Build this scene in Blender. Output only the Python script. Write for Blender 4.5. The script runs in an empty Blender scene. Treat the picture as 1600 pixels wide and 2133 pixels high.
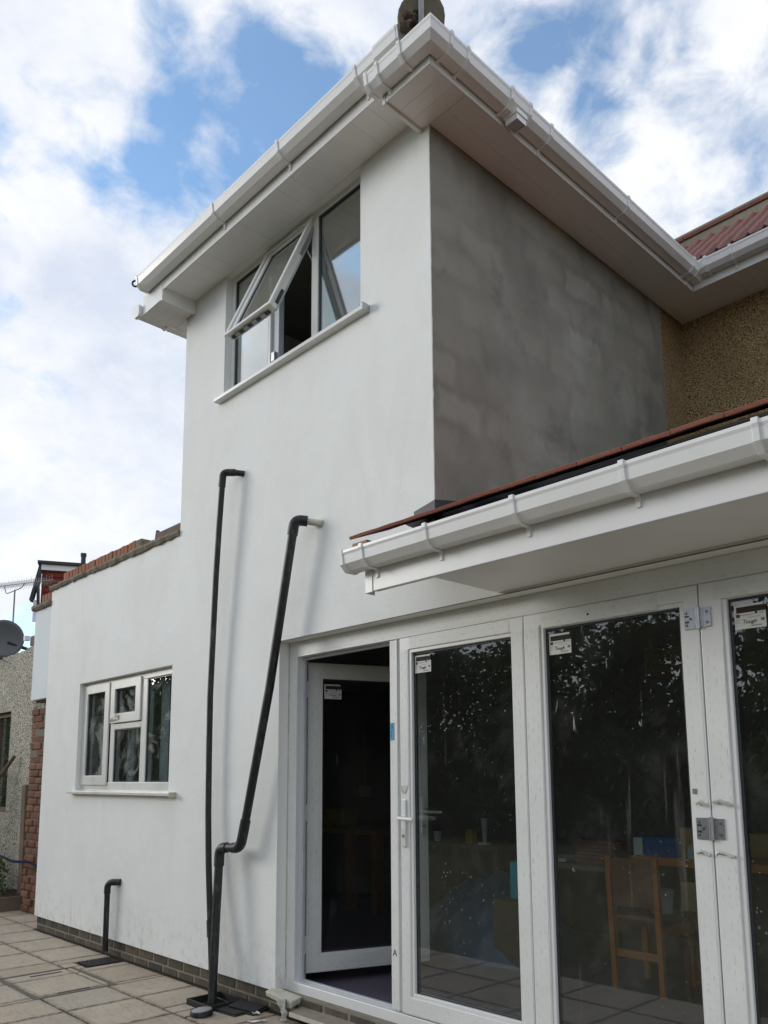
import bpy, bmesh, math, random
from mathutils import Vector, Matrix
R = math.radians
rnd = random.Random(7)
scn = bpy.context.scene
col = scn.collection

# ------------------------------------------------------------------ camera
cd = bpy.data.cameras.new('camera'); cam = bpy.data.objects.new('camera', cd); col.objects.link(cam)
CR = Vector((0.6865942, 0.72702158, -0.00529422)); CU = Vector((0.11000016, -0.09667985, 0.98921836))
CF = Vector((-0.71867125, 0.67977396, 0.14635232))
M = Matrix((CR, CU, -CF)).transposed().to_4x4(); M.translation = (5.60616, -3.08355, 1.42215)
cam.matrix_world = M
cd.sensor_fit = 'HORIZONTAL'; cd.sensor_width = 36; cd.lens = 37.848; cd.shift_y = 0.1905
cd.clip_start = 0.05; cd.clip_end = 3000
scn.camera = cam

# ------------------------------------------------------------------ sky, sun, exposure
SUN_AZ, SUN_EL = (-0.848, -0.530), R(15)
w = bpy.data.worlds.new('World'); scn.world = w; w.use_nodes = True
nt = w.node_tree; N = nt.nodes; L = nt.links; N.clear()
def wn(t, **k):
    n = N.new(t)
    for a, b in k.items(): setattr(n, a, b)
    return n
def wm(op, a, b=None, c=None):
    n = wn('ShaderNodeMath', operation=op)
    for i, v in enumerate((a, b, c)):
        if v is None: continue
        if isinstance(v, (int, float)): n.inputs[i].default_value = v
        else: L.new(v, n.inputs[i])
    return n.outputs[0]
out = wn('ShaderNodeOutputWorld'); bg = wn('ShaderNodeBackground')
sky = wn('ShaderNodeTexSky', sky_type='NISHITA'); sky.sun_disc = False
sky.sun_elevation = SUN_EL; sky.sun_rotation = math.atan2(SUN_AZ[0], SUN_AZ[1])
sky.air_density = 1.0; sky.dust_density = 0.6; sky.ozone_density = 1.6
tc = wn('ShaderNodeTexCoord'); sep = wn('ShaderNodeSeparateXYZ'); L.new(tc.outputs['Generated'], sep.inputs[0])
mp = wn('ShaderNodeMapping'); L.new(tc.outputs['Generated'], mp.inputs[0])
CLOUD_LOC = (3.1, 1.7, 0.4)
mp.inputs['Location'].default_value = CLOUD_LOC; mp.inputs['Scale'].default_value = (1.0, 1.0, 1.5)
n1 = wn('ShaderNodeTexNoise'); L.new(mp.outputs[0], n1.inputs['Vector'])
n1.inputs['Scale'].default_value = 5.2; n1.inputs['Detail'].default_value = 9; n1.inputs['Roughness'].default_value = 0.5; n1.inputs['Distortion'].default_value = 0.15
n2 = wn('ShaderNodeTexNoise'); L.new(mp.outputs[0], n2.inputs['Vector'])
n2.inputs['Scale'].default_value = 4.5; n2.inputs['Detail'].default_value = 6; n2.inputs['Roughness'].default_value = 0.55
# gaps between the cloud banks: where the blue opens up
def gap(d, size, amt):
    v = wn('ShaderNodeVectorMath', operation='DOT_PRODUCT'); L.new(tc.outputs['Generated'], v.inputs[0])
    v.inputs[1].default_value = Vector(d).normalized()
    m = wn('ShaderNodeMapRange', interpolation_type='SMOOTHSTEP'); L.new(v.outputs['Value'], m.inputs[0])
    m.inputs[1].default_value = math.cos(size); m.inputs[2].default_value = 1.0; m.inputs[3].default_value = 0; m.inputs[4].default_value = amt
    return m.outputs[0]
GAPS = [((-0.672, 0.375, 0.64), .085, .13), ((-0.728, 0.33, 0.60), .06, .08), ((-0.60, 0.39, 0.695), .06, .08), ((-0.547, 0.407, 0.7315), .08, .09), ((-0.63, 0.43, 0.645), .06, .09),
        ((-0.42, 0.562, 0.71), .07, .15), ((-0.378, 0.662, 0.647), .05, .10), ((-0.64, 0.33, 0.69), .07, .07), ((-0.927, 0.324, 0.19), .05, .08),
        # denser banks
        ((-0.878, 0.323, 0.352), .16, -.10), ((-0.709, 0.225, 0.665), .08, -.05), ((-0.306, 0.746, 0.592), .14, -.08), ((-0.30, 0.67, 0.68), .10, -.09)]
n3 = wn('ShaderNodeTexNoise'); L.new(mp.outputs[0], n3.inputs['Vector'])
n3.inputs['Scale'].default_value = 15; n3.inputs['Detail'].default_value = 9; n3.inputs['Roughness'].default_value = 0.62; n3.inputs['Distortion'].default_value = 0.4
base = wm('ADD', n1.outputs['Fac'], wm('MULTIPLY', wm('SUBTRACT', n3.outputs['Fac'], 0.5), 0.30))
for g_ in GAPS: base = wm('SUBTRACT', base, gap(*g_))
mr = wn('ShaderNodeMapRange', interpolation_type='SMOOTHSTEP'); L.new(base, mr.inputs[0])
mr.inputs[1].default_value = 0.27; mr.inputs[2].default_value = 0.52; mr.inputs[3].default_value = 0; mr.inputs[4].default_value = 1
hz = wn('ShaderNodeMapRange', interpolation_type='SMOOTHSTEP'); L.new(sep.outputs[2], hz.inputs[0])
hz.inputs[1].default_value = 0.0; hz.inputs[2].default_value = 0.30; hz.inputs[3].default_value = 0.55; hz.inputs[4].default_value = 0
mask = wm('MAXIMUM', wm('MINIMUM', wm('ADD', mr.outputs[0], hz.outputs[0]), 0.97), 0.10)
cr = wn('ShaderNodeValToRGB'); L.new(wm('ADD', wm('MULTIPLY', n2.outputs['Fac'], 0.7), wm('MULTIPLY', n3.outputs['Fac'], 0.3)), cr.inputs[0])
cr.color_ramp.elements[0].position = 0.36; cr.color_ramp.elements[0].color = (3.2, 3.45, 4.0, 1)
cr.color_ramp.elements[1].position = 0.62; cr.color_ramp.elements[1].color = (4.65, 4.67, 4.72, 1)
mx = wn('ShaderNodeMix', data_type='RGBA'); L.new(mask, mx.inputs[0]); skb = wn('ShaderNodeVectorMath', operation='MULTIPLY'); L.new(sky.outputs[0], skb.inputs[0]); skb.inputs[1].default_value = (0.90, 1.18, 1.34); L.new(skb.outputs[0], mx.inputs[6]); L.new(cr.outputs[0], mx.inputs[7])
L.new(mx.outputs[2], bg.inputs[0]); bg.inputs[1].default_value = 0.1; L.new(bg.outputs[0], out.inputs[0])

sd = bpy.data.lights.new('sun', 'SUN'); sun = bpy.data.objects.new('sun', sd); col.objects.link(sun)
sd.energy = 0.7; sd.angle = R(20); sd.color = (1.0, 0.96, 0.90)
ce = math.cos(SUN_EL); sv = Vector((SUN_AZ[0]*ce, SUN_AZ[1]*ce, math.sin(SUN_EL)))
sun.rotation_euler = sv.to_track_quat('Z', 'Y').to_euler()
vs = scn.view_settings; vs.view_transform = 'Standard'; vs.look = 'None'; vs.exposure = 1.2; vs.gamma = 1; vs.use_curve_mapping = False

# ------------------------------------------------------------------ material helpers
class MT:
    def __init__(s, name, rough=0.6, spec=0.4):
        s.m = bpy.data.materials.new(name); s.m.use_nodes = True; s.t = s.m.node_tree
        s.b = s.t.nodes['Principled BSDF']; s.o = s.t.nodes['Material Output']
        s.b.inputs['Roughness'].default_value = rough; s.b.inputs['Specular IOR Level'].default_value = spec
        s.tc = s.t.nodes.new('ShaderNodeTexCoord'); s.co = s.tc.outputs['Object']
    def n(s, t, **k):
        x = s.t.nodes.new(t)
        for a, b in k.items(): setattr(x, a, b)
        return x
    def l(s, a, b): s.t.links.new(a, b)
    def inp(s, x, i, v):
        if v is None: return
        if hasattr(v, 'links'): s.l(v, x.inputs[i])
        else: x.inputs[i].default_value = v
    def scale(s, sc, co=None):
        m = s.n('ShaderNodeMapping'); s.l(co or s.co, m.inputs[0])
        m.inputs['Scale'].default_value = sc if isinstance(sc, tuple) else (sc,)*3
        return m.outputs[0]
    def noise(s, sc=5, det=4, ro=0.55, dist=0, co=None):
        x = s.n('ShaderNodeTexNoise'); s.l(s.scale(sc, co), x.inputs['Vector'])
        x.inputs['Scale'].default_value = 1; x.inputs['Detail'].default_value = det; x.inputs['Roughness'].default_value = ro; x.inputs['Distortion'].default_value = dist
        return x.outputs['Fac']
    def vor(s, sc, out='Distance', feat='F1'):
        x = s.n('ShaderNodeTexVoronoi', feature=feat); s.l(s.scale(sc), x.inputs['Vector']); x.inputs['Scale'].default_value = 1
        return x.outputs[out]
    def ramp(s, f, stops):
        r = s.n('ShaderNodeValToRGB'); s.l(f, r.inputs[0]); e = r.color_ramp.elements
        while len(e) < len(stops): e.new(0.5)
        for i, (p, c) in enumerate(stops):
            e[i].position = p; e[i].color = (c, c, c, 1) if isinstance(c, (int, float)) else (*c, 1)
        return r.outputs[0]
    def math(s, op, a, b=None, c=None):
        x = s.n('ShaderNodeMath', operation=op)
        for i, v in enumerate((a, b, c)): s.inp(x, i, v)
        return x.outputs[0]
    def mix(s, f, a, b, mode='MIX'):
        x = s.n('ShaderNodeMix', data_type='RGBA', blend_type=mode)
        s.inp(x, 0, f)
        for i, v in ((6, a), (7, b)):
            if isinstance(v, tuple): v = (*v, 1)
            s.inp(x, i, v)
        return x.outputs[2]
    def base(s, c):
        if isinstance(c, tuple): s.b.inputs['Base Color'].default_value = (*c, 1)
        else: s.l(c, s.b.inputs['Base Color'])
        return s
    def bump(s, h, st=0.3, d=0.01):
        b = s.n('ShaderNodeBump'); s.l(h, b.inputs['Height']); b.inputs['Strength'].default_value = st; b.inputs['Distance'].default_value = d
        s.l(b.outputs[0], s.b.inputs['Normal']); return s
    def rand(s):
        return s.n('ShaderNodeObjectInfo').outputs['Random']
    def zramp(s, z0, z1):
        sp = s.n('ShaderNodeSeparateXYZ'); s.l(s.co, sp.inputs[0])
        m = s.n('ShaderNodeMapRange'); s.l(sp.outputs[2], m.inputs[0]); m.inputs[1].default_value = z0; m.inputs[2].default_value = z1
        return m.outputs[0]

def simple(name, c, rough=0.5, spec=0.4, var=0.15, sc=12, metal=0, bump=0.0):
    t = MT(name, rough, spec); f = t.noise(sc, 5)
    t.base(t.mix(f, tuple(x*(1-var) for x in c), tuple(min(1, x*(1+var)) for x in c)))
    t.b.inputs['Metallic'].default_value = metal
    if bump: t.bump(t.noise(sc*6, 4), bump, 0.004)
    return t.m
MA = {}
# white masonry paint on smooth render: faint trowel marks, patchy cover, soft streaks
t = MT('white_render', 0.75, 0.25)
c = t.ramp(t.noise(1.3, 5, 0.6, 0.6), [(0.3, (0.77, 0.78, 0.75)), (0.55, (0.815, 0.825, 0.80)), (0.75, (0.84, 0.845, 0.83))])
c = t.mix(t.ramp(t.noise((2.2, 2.2, 0.9), 6, 0.65, 1.2), [(0.46, 0.0), (0.72, 0.30)]), c, (0.67, 0.68, 0.64))
c = t.mix(t.ramp(t.noise((9, 9, 3), 5, 0.7, 0.8), [(0.62, 0.0), (0.74, 0.26)]), c, (0.60, 0.60, 0.57))
c = t.mix(t.math('MULTIPLY', t.ramp(t.zramp(0.127, 0.55), [(0.0, 0.55), (1.0, 0.0)]), t.ramp(t.noise((14, 14, 9), 6, 0.7), [(0.5, 0.0), (0.7, 1.0)])), c, (0.40, 0.37, 0.31))
t.base(c); t.bump(t.math('ADD', t.noise(5, 5), t.math('MULTIPLY', t.noise(60, 5, 0.65), 0.6)), 0.32, 0.012); MA['white_render'] = t.m
t = MT('bluish_white_render', 0.75, 0.25); t.base(t.ramp(t.noise(2.2, 5), [(0.3, (0.66, 0.71, 0.735)), (0.7, (0.72, 0.755, 0.775))])); t.bump(t.noise(60, 4), 0.12, 0.006); MA['blue_white'] = t.m
# bare grey cement render with damp smudges and blockwork grinning through
t = MT('grey_render', 0.9, 0.15)
c = t.ramp(t.noise(1.1, 6, 0.6, 0.5), [(0.3, (0.245, 0.231, 0.197)), (0.5, (0.31, 0.293, 0.252)), (0.72, (0.375, 0.357, 0.312))])
bt = t.n('ShaderNodeTexBrick'); rot = t.n('ShaderNodeMapping'); t.l(t.co, rot.inputs[0]); rot.inputs['Rotation'].default_value = (R(90), 0, R(90))
mpz = t.n('ShaderNodeCombineXYZ'); sp = t.n('ShaderNodeSeparateXYZ'); t.l(t.co, sp.inputs[0])
wob = t.math('MULTIPLY', t.math('SUBTRACT', t.noise(4.5, 5, 0.65), 0.5), 0.20)
t.l(t.math('ADD', sp.outputs[1], wob), mpz.inputs[0]); t.l(t.math('ADD', sp.outputs[2], wob), mpz.inputs[1])
t.l(mpz.outputs[0], bt.inputs['Vector']); bt.inputs['Scale'].default_value = 1; bt.inputs['Brick Width'].default_value = 0.45; bt.inputs['Row Height'].default_value = 0.225
bt.inputs['Mortar Size'].default_value = 0.065; bt.inputs['Mortar Smooth'].default_value = 1.0
bt.inputs['Color1'].default_value = (0, 0, 0, 1); bt.inputs['Color2'].default_value = (1, 1, 1, 1); bt.inputs['Mortar'].default_value = (.85, .85, .85, 1)
blk = t.math('MULTIPLY', t.n('ShaderNodeRGBToBW').outputs[0], 0.0)
bw = t.n('ShaderNodeRGBToBW'); t.l(bt.outputs['Color'], bw.inputs[0])
c = t.mix(t.math('MULTIPLY', bw.outputs[0], t.ramp(t.noise(1.6, 3), [(0.34, 0.14), (0.62, 0.78)])), c, (0.175, 0.165, 0.142))
c = t.mix(t.ramp(t.noise((2.6, 2.6, 2.0), 7, 0.62, 0.9), [(0.53, 0.0), (0.78, 0.75)]), c, (0.13, 0.125, 0.113))
c = t.mix(t.ramp(t.noise((3.3, 3.3, 0.8), 5, 0.6), [(0.55, 0.0), (0.8, 0.3)]), c, (0.42, 0.41, 0.395))
t.base(c); t.bump(t.math('ADD', t.noise(4, 5), t.math('MULTIPLY', t.noise(90, 3), 0.3)), 0.25, 0.01); MA['grey_render'] = t.m
def pebble(name, dark, mid, light, sc):
    t = MT(name, 0.85, 0.25)
    x = t.n('ShaderNodeTexVoronoi'); t.l(t.scale(sc), x.inputs['Vector']); x.inputs['Scale'].default_value = 1; x.inputs['Randomness'].default_value = 1
    bw = t.n('ShaderNodeRGBToBW'); t.l(x.outputs['Color'], bw.inputs[0])
    c = t.ramp(bw.outputs[0], [(0.1, dark), (0.5, mid), (0.82, mid), (0.93, light)])
    c = t.mix(t.ramp(x.outputs['Distance'], [(0.35, 0.0), (0.75, 0.85)]), c, tuple(v*0.35 for v in dark))
    c = t.mix(t.ramp(t.noise(2.2, 5), [(0.4, 0.0), (0.75, 0.45)]), c, tuple(v*0.8 for v in dark))
    t.base(c); t.bump(t.math('SUBTRACT', 1.0, x.outputs['Distance']), 0.9, 0.012); return t.m
MA['pebble_brown'] = pebble('brown_pebbledash', (0.30, 0.205, 0.10), (0.55, 0.395, 0.205), (0.86, 0.74, 0.53), 88)
MA['pebble_cream'] = pebble('cream_pebbledash', (0.36, 0.335, 0.265), (0.62, 0.585, 0.48), (0.88, 0.85, 0.75), 52)
def upvc(name, c, dirt=0.25):
    t = MT(name, 0.32, 0.5)
    k = t.ramp(t.noise(3.5, 6, 0.65), [(0.45, 0.0), (0.8, dirt)])
    cc = t.mix(k, c, tuple(x*0.72*y for x, y in zip(c, (1, 0.96, 0.86))))
    cc = t.mix(t.ramp(t.noise((55, 55, 22), 3, 0.7), [(0.70, 0.0), (0.78, dirt*1.6)]), cc, (0.32, 0.29, 0.24))
    t.base(cc); t.bump(t.noise(8, 3), 0.03, 0.01); return t.m
MA['upvc'] = upvc('white_upvc', (0.74, 0.745, 0.73))
MA['upvc_clean'] = upvc('clean_white_upvc', (0.80, 0.80, 0.785), 0.24)
MA['soffit'] = upvc('soffit_board_white', (0.85, 0.835, 0.815), 0.22)
MA['upvc_old'] = upvc('weathered_white_upvc', (0.66, 0.66, 0.62), 0.7)
MA['sash_grey'] = simple('pale_grey_upvc', (0.50, 0.53, 0.57), 0.4)
# protective film with rows of faint printed dashes
def film(name, along_z):
    t = MT(name, 0.5, 0.4)
    s = (330, 330, 34) if along_z else (34, 330, 330)
    d = t.ramp(t.noise(s, 2, 0.5), [(0.56, 0.0), (0.66, 0.5)])
    sp = t.n('ShaderNodeSeparateXYZ'); t.l(t.co, sp.inputs[0])
    def gate(o, per, duty): return t.math('LESS_THAN', t.math('FRACT', t.math('DIVIDE', o, per)), duty)
    lon, lat = (sp.outputs[2], sp.outputs[0]) if along_z else (sp.outputs[0], sp.outputs[2])
    rowi = t.math('FLOOR', t.math('DIVIDE', lat, 0.027))
    g = t.math('MULTIPLY', gate(t.math('ADD', lon, t.math('MULTIPLY', rowi, 0.031)), 0.062, 0.66), gate(lat, 0.027, 0.55))
    c = t.ramp(t.noise(3, 5), [(0.35, (0.69, 0.70, 0.67)), (0.65, (0.76, 0.765, 0.74))])
    c = t.mix(t.math('MULTIPLY', d, g), c, (0.36, 0.39, 0.395))
    c = t.mix(t.ramp(t.noise((40, 40, 9), 4, 0.7), [(0.68, 0.0), (0.78, 0.4)]), c, (0.42, 0.40, 0.34))
    t.base(c); t.bump(t.noise((7, 7, 25), 4), 0.08, 0.006); return t.m
MA['film_v'] = film('printed_film_upright', True); MA['film_h'] = film('printed_film_level', False)
MA['black_pipe'] = simple('black_plastic_pipe', (0.016, 0.016, 0.017), 0.42, 0.45, 0.5, 14)
t = MT('black_pipe_scuffed', 0.5, 0.4)
t.base(t.mix(t.ramp(t.noise((30, 30, 8), 5, 0.7), [(0.50, 0.0), (0.72, 0.6)]), (0.016, 0.016, 0.017), (0.11, 0.11, 0.107))); MA['black_pipe'] = t.m
MA['black_iron'] = simple('black_iron', (0.018, 0.018, 0.018), 0.6, 0.4, 0.5, 30)
MA['lead'] = simple('lead_flashing', (0.045, 0.047, 0.053), 0.5, 0.4, 0.3, 14)
MA['felt'] = simple('dark_felt', (0.035, 0.028, 0.024), 0.9)
MA['gasket'] = simple('dark_gasket', (0.035, 0.04, 0.047), 0.4)
MA['steel'] = simple('zinc_steel', (0.42, 0.43, 0.45), 0.33, 0.5, 0.3, 60, 0.85)
MA['timber'] = simple('raw_timber', (0.36, 0.24, 0.12), 0.8, 0.2, 0.3, 20)
MA['wood_grey'] = simple('weathered_timber', (0.15, 0.115, 0.085), 0.85, 0.2, 0.35, 12, 0, 0.3)
MA['mortar'] = simple('mortar', (0.21, 0.185, 0.145), 0.95, 0.15, 0.45, 26, 0, 0.8)
MA['mortar_pale'] = simple('pale_mortar', (0.24, 0.22, 0.175), 0.95, 0.15, 0.25, 14, 0, 0.5)
def bricky(name, c1, c2, c3, stain=(0.05, 0.048, 0.042), k=0.6):
    t = MT(name, 0.9, 0.2); r = t.rand()
    c = t.ramp(r, [(0.0, c1), (0.5, c2), (1.0, c3)])
    c = t.mix(t.ramp(t.noise(9, 6, 0.65), [(0.42, 0.0), (0.68, k)]), c, stain)
    c = t.mix(t.ramp(t.noise(38, 4, 0.7), [(0.6, 0.0), (0.75, 0.35)]), c, tuple(min(1, v*1.9) for v in c2))
    t.base(c); t.bump(t.noise(45, 5, 0.65), 0.55, 0.006); return t.m
MA['brick_plinth'] = bricky('grimy_brick', (0.10, 0.088, 0.066), (0.14, 0.115, 0.082), (0.07, 0.066, 0.055), (0.028, 0.03, 0.024), 0.85)
MA['brick_red'] = bricky('old_red_brick', (0.22, 0.10, 0.06), (0.17, 0.080, 0.052), (0.26, 0.13, 0.078), (0.075, 0.042, 0.03), 0.6)
MA['brick_coping'] = bricky('orange_red_brick', (0.36, 0.135, 0.085), (0.27, 0.15, 0.09), (0.40, 0.16, 0.10), (0.16, 0.10, 0.07), 0.35)
MA['brick_yellow'] = simple('yellow_stock_brick', (0.22, 0.14, 0.055), 0.9, 0.2, 0.4, 20)
MA['tile_red'] = bricky('red_clay_tile', (0.30, 0.115, 0.08), (0.35, 0.14, 0.10), (0.26, 0.10, 0.07), (0.11, 0.05, 0.036), 0.5)
def pantile(name):
    t = MT(name, 0.7, 0.3)
    c = t.ramp(t.rand(), [(0, (0.105, 0.034, 0.028)), (1, (0.15, 0.05, 0.04))])
    wv = t.n('ShaderNodeTexWave', wave_type='BANDS', bands_direction='Y'); t.l(t.co, wv.inputs['Vector']); wv.inputs['Scale'].default_value = 22; wv.inputs['Distortion'].default_value = 2.5
    c = t.mix(t.ramp(wv.outputs['Fac'], [(0.4, 0.0), (0.75, 0.5)]), c, (0.06, 0.026, 0.024)); t.base(c); t.bump(t.noise(60, 4), 0.3, 0.004); return t.m
MA['pantile'] = pantile('dark_red_pantile'); MA['pantile_roll'] = simple('pale_pink_tile', (0.27, 0.115, 0.095), 0.7, 0.3, 0.25, 30)  # tile rolls paler pink than the dark flat pans
MA['tilehang'] = bricky('hung_red_tile', (0.17, 0.035, 0.025), (0.20, 0.045, 0.03), (0.14, 0.035, 0.025), (0.08, 0.022, 0.018), 0.4)
# riven buff paving
t = MT('riven_slab', 0.85, 0.25)
c = t.ramp(t.rand(), [(0, (0.40, 0.33, 0.25)), (0.3, (0.47, 0.39, 0.30)), (0.6, (0.435, 0.38, 0.305)), (0.85, (0.49, 0.415, 0.325)), (1, (0.40, 0.345, 0.27))])
geo = t.n('ShaderNodeNewGeometry').outputs['Position']
c = t.mix(t.ramp(t.noise(2.4, 6, 0.6, 0.5, geo), [(0.38, 0.0), (0.7, 0.5)]), c, (0.30, 0.258, 0.205))
c = t.mix(t.ramp(t.noise(14, 6, 0.7, 0.3, geo), [(0.52, 0.0), (0.75, 0.4)]), c, (0.22, 0.195, 0.16))
gsp = t.n('ShaderNodeSeparateXYZ'); t.l(t.tc.outputs['Generated'], gsp.inputs[0])
ed = t.math('MINIMUM', t.math('MINIMUM', gsp.outputs[0], t.math('SUBTRACT', 1.0, gsp.outputs[0])), t.math('MINIMUM', gsp.outputs[1], t.math('SUBTRACT', 1.0, gsp.outputs[1])))
c = t.mix(t.math('MULTIPLY', t.ramp(ed, [(0.0, 0.9), (0.075, 0.0)]), t.ramp(t.noise(17, 5, 0.65, 0, geo), [(0.36, 0.15), (0.62, 1.0)])), c, (0.12, 0.10, 0.075))
c = t.mix(t.ramp(t.noise((5, 5, 5), 5, 0.7, 0.4, geo), [(0.54, 0.0), (0.70, 0.45)]), c, (0.50, 0.43, 0.34))
rid = t.math('ABSOLUTE', t.math('SUBTRACT', t.noise((2.5, 7, 2), 5, 0.6, 1.8, geo), 0.5))
c = t.mix(t.ramp(rid, [(0.0, 0.5), (0.012, 0.0)]), c, (0.14, 0.12, 0.095))
t.base(c); t.bump(t.math('ADD', t.math('MULTIPLY', t.ramp(rid, [(0.0, 0.0), (0.05, 1.0)]), 0.5), t.noise((5, 11, 5), 6, 0.6, 0.8, geo)), 0.24, 0.010); MA['slab'] = t.m
MA['joint'] = simple('slab_joint', (0.035, 0.031, 0.022), 1.0, 0.1, 0.4, 40, 0, 0.6)
MA['joint_metal'] = simple('galvanised_edge', (0.19, 0.18, 0.145), 0.7, 0.3, 0.35, 30)
MA['soil'] = simple('soil', (0.045, 0.034, 0.024), 1.0, 0.1, 0.5, 30, 0, 0.8)
MA['leaf'] = simple('leaf_green', (0.10, 0.14, 0.055), 0.6, 0.3, 0.45, 3)
MA['leaf_dark'] = simple('leaf_dark_green', (0.075, 0.105, 0.045), 0.6, 0.3, 0.5, 2)
MA['bark'] = simple('bark', (0.085, 0.065, 0.048), 0.95, 0.1, 0.4, 10, 0, 0.8)
t = MT('bounce_lawn', 0.95, 0.1); t.base(t.ramp(t.noise(6, 6), [(0.3, (0.17, 0.135, 0.095)), (0.7, (0.12, 0.125, 0.06))])); t.bump(t.noise(120, 3), 0.8, 0.03); MA['lawn'] = t.m  # ground toned paler, as bare earth, to bounce light onto the soffits
MA['cill'] = simple('dusty_cill', (0.27, 0.235, 0.19), 0.8, 0.25, 0.3, 18)
MA['dirty_white'] = simple('grubby_white_plastic', (0.50, 0.49, 0.41), 0.6, 0.3, 0.35, 22)
MA['scrap'] = simple('crumpled_film', (0.44, 0.45, 0.40), 0.4, 0.5, 0.3, 22)
MA['paper'] = simple('label_paper', (0.62, 0.62, 0.58), 0.6, 0.3, 0.06)
MA['ink'] = simple('label_ink', (0.05, 0.05, 0.05), 0.7); MA['ink_soft'] = simple('faded_print', (0.30, 0.30, 0.29), 0.7)
MA['ink_blue'] = simple('purple_stamp', (0.16, 0.15, 0.33), 0.7)
MA['tape'] = simple('blue_tape', (0.03, 0.30, 0.50), 0.5, 0.4, 0.2)
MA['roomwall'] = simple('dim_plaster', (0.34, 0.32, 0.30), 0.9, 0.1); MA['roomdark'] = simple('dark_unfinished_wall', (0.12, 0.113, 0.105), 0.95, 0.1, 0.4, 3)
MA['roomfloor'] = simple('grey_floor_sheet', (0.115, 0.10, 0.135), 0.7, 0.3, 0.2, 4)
MA['wood_chair'] = simple('orange_brown_wood', (0.46, 0.16, 0.042), 0.5, 0.4, 0.25, 14); MA['chair_panel'] = simple('brown_panel', (0.20, 0.085, 0.05), 0.6, 0.3, 0.3, 9)
MA['card'] = simple('cardboard', (0.50, 0.36, 0.19), 0.9, 0.1, 0.12); MA['blue_box'] = simple('blue_box', (0.015, 0.10, 0.34), 0.5, 0.4, 0.2)
MA['white_box'] = simple('white_box', (0.6, 0.62, 0.66), 0.6); MA['tarp'] = simple('dark_blue_tarpaulin', (0.045, 0.095, 0.19), 0.42, 0.5, 0.5, 8)
MA['yellow'] = simple('yellow_plastic', (0.42, 0.30, 0.02), 0.6); MA['teal'] = simple('teal_plastic', (0.05, 0.42, 0.50), 0.5)
MA['rustred'] = simple('dark_red_paper', (0.16, 0.05, 0.04), 0.7); MA['hose'] = simple('navy_hose', (0.016, 0.02, 0.055), 0.9, 0.1)
MA['dish'] = simple('grey_dish', (0.14, 0.145, 0.155), 0.5, 0.4, 0.2, 5); MA['alu'] = simple('dull_aluminium', (0.20, 0.20, 0.21), 0.6, 0.4, 0.2, 20, 0.3)
MA['slate'] = simple('slate_roof', (0.05, 0.05, 0.055), 0.7, 0.3, 0.4, 5); MA['capgrey'] = simple('grey_cap_disc', (0.30, 0.295, 0.29), 0.6, 0.3, 0.12, 9)
MA['rooftile'] = bricky('roof_tile_dark', (0.13, 0.05, 0.04), (0.16, 0.06, 0.05), (0.12, 0.05, 0.04))

def glass(name, dirt, seed, tint=0.90, haze=0.04, streak=0.5, refl=2.1):
    t = MT(name); tr = t.n('ShaderNodeBsdfTransparent'); gl = t.n('ShaderNodeBsdfGlossy'); df = t.n('ShaderNodeBsdfDiffuse')
    tr.inputs[0].default_value = (tint*0.96, tint, tint*0.98, 1); gl.inputs['Roughness'].default_value = 0.004; gl.inputs[0].default_value = (0.95, 0.97, 0.97, 1)
    df.inputs[0].default_value = (0.62, 0.62, 0.58, 1)
    lw = t.n('ShaderNodeLayerWeight'); lw.inputs[0].default_value = 0.5
    sch = t.math('MINIMUM', t.math('MULTIPLY', t.math('ADD', 0.04, t.math('MULTIPLY', t.math('POWER', lw.outputs['Facing'], 5.0), 0.96)), refl), 0.9)
    m1 = t.n('ShaderNodeMixShader'); t.l(sch, m1.inputs[0]); t.l(tr.outputs[0], m1.inputs[1]); t.l(gl.outputs[0], m1.inputs[2])
    off = t.n('ShaderNodeMapping'); t.l(t.co, off.inputs[0]); off.inputs['Location'].default_value = (seed*3.7, seed*1.3, seed*5.1); co = off.outputs[0]
    x = t.n('ShaderNodeTexVoronoi'); t.l(t.scale((38, 38, 32), co), x.inputs['Vector']); x.inputs['Scale'].default_value = 1
    bw = t.n('ShaderNodeRGBToBW'); t.l(x.outputs['Color'], bw.inputs[0])
    rad = t.math('MULTIPLY', t.math('MAXIMUM', t.math('SUBTRACT', bw.outputs[0], 0.42), 0.0), 0.48)
    cl = t.ramp(t.noise(2.2, 3, 0.6, 0, co), [(0.40, 0.0), (0.62, 1.0)])
    spk = t.math('MULTIPLY', t.math('LESS_THAN', x.outputs['Distance'], t.math('MULTIPLY', rad, cl)), 0.40*dirt)
    stk = t.math('MULTIPLY', t.ramp(t.noise((16, 16, 0.9), 4, 0.62, 0.3, co), [(0.64, 0.0), (0.74, 1.0)]), 0.09*streak*dirt)
    spl = t.math('MULTIPLY', t.ramp(t.noise((26, 26, 4.5), 3, 0.5, 0.4, co), [(0.725, 0.0), (0.745, 1.0)]), 0.42*streak*dirt)
    smd = t.math('MULTIPLY', t.ramp(t.noise(3.0, 6, 0.66, 0.9, co), [(0.52, 0.0), (0.78, 1.0)]), haze)
    tot = t.math('MINIMUM', t.math('ADD', t.math('ADD', spk, stk), t.math('ADD', t.math('ADD', smd, spl), 0.009)), 0.8)
    m2 = t.n('ShaderNodeMixShader'); t.l(tot, m2.inputs[0]); t.l(m1.outputs[0], m2.inputs[1]); t.l(df.outputs[0], m2.inputs[2])
    t.l(m2.outputs[0], t.o.inputs[0]); return t.m
MA['glass'] = glass('clean_glass', 0.15, 1); MA['glass_a'] = glass('door_glass_speckled', 0.7, 2, haze=0.03); MA['glass_b'] = glass('door_glass_splashed', 1.25, 4, haze=0.035, streak=0.9)
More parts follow.
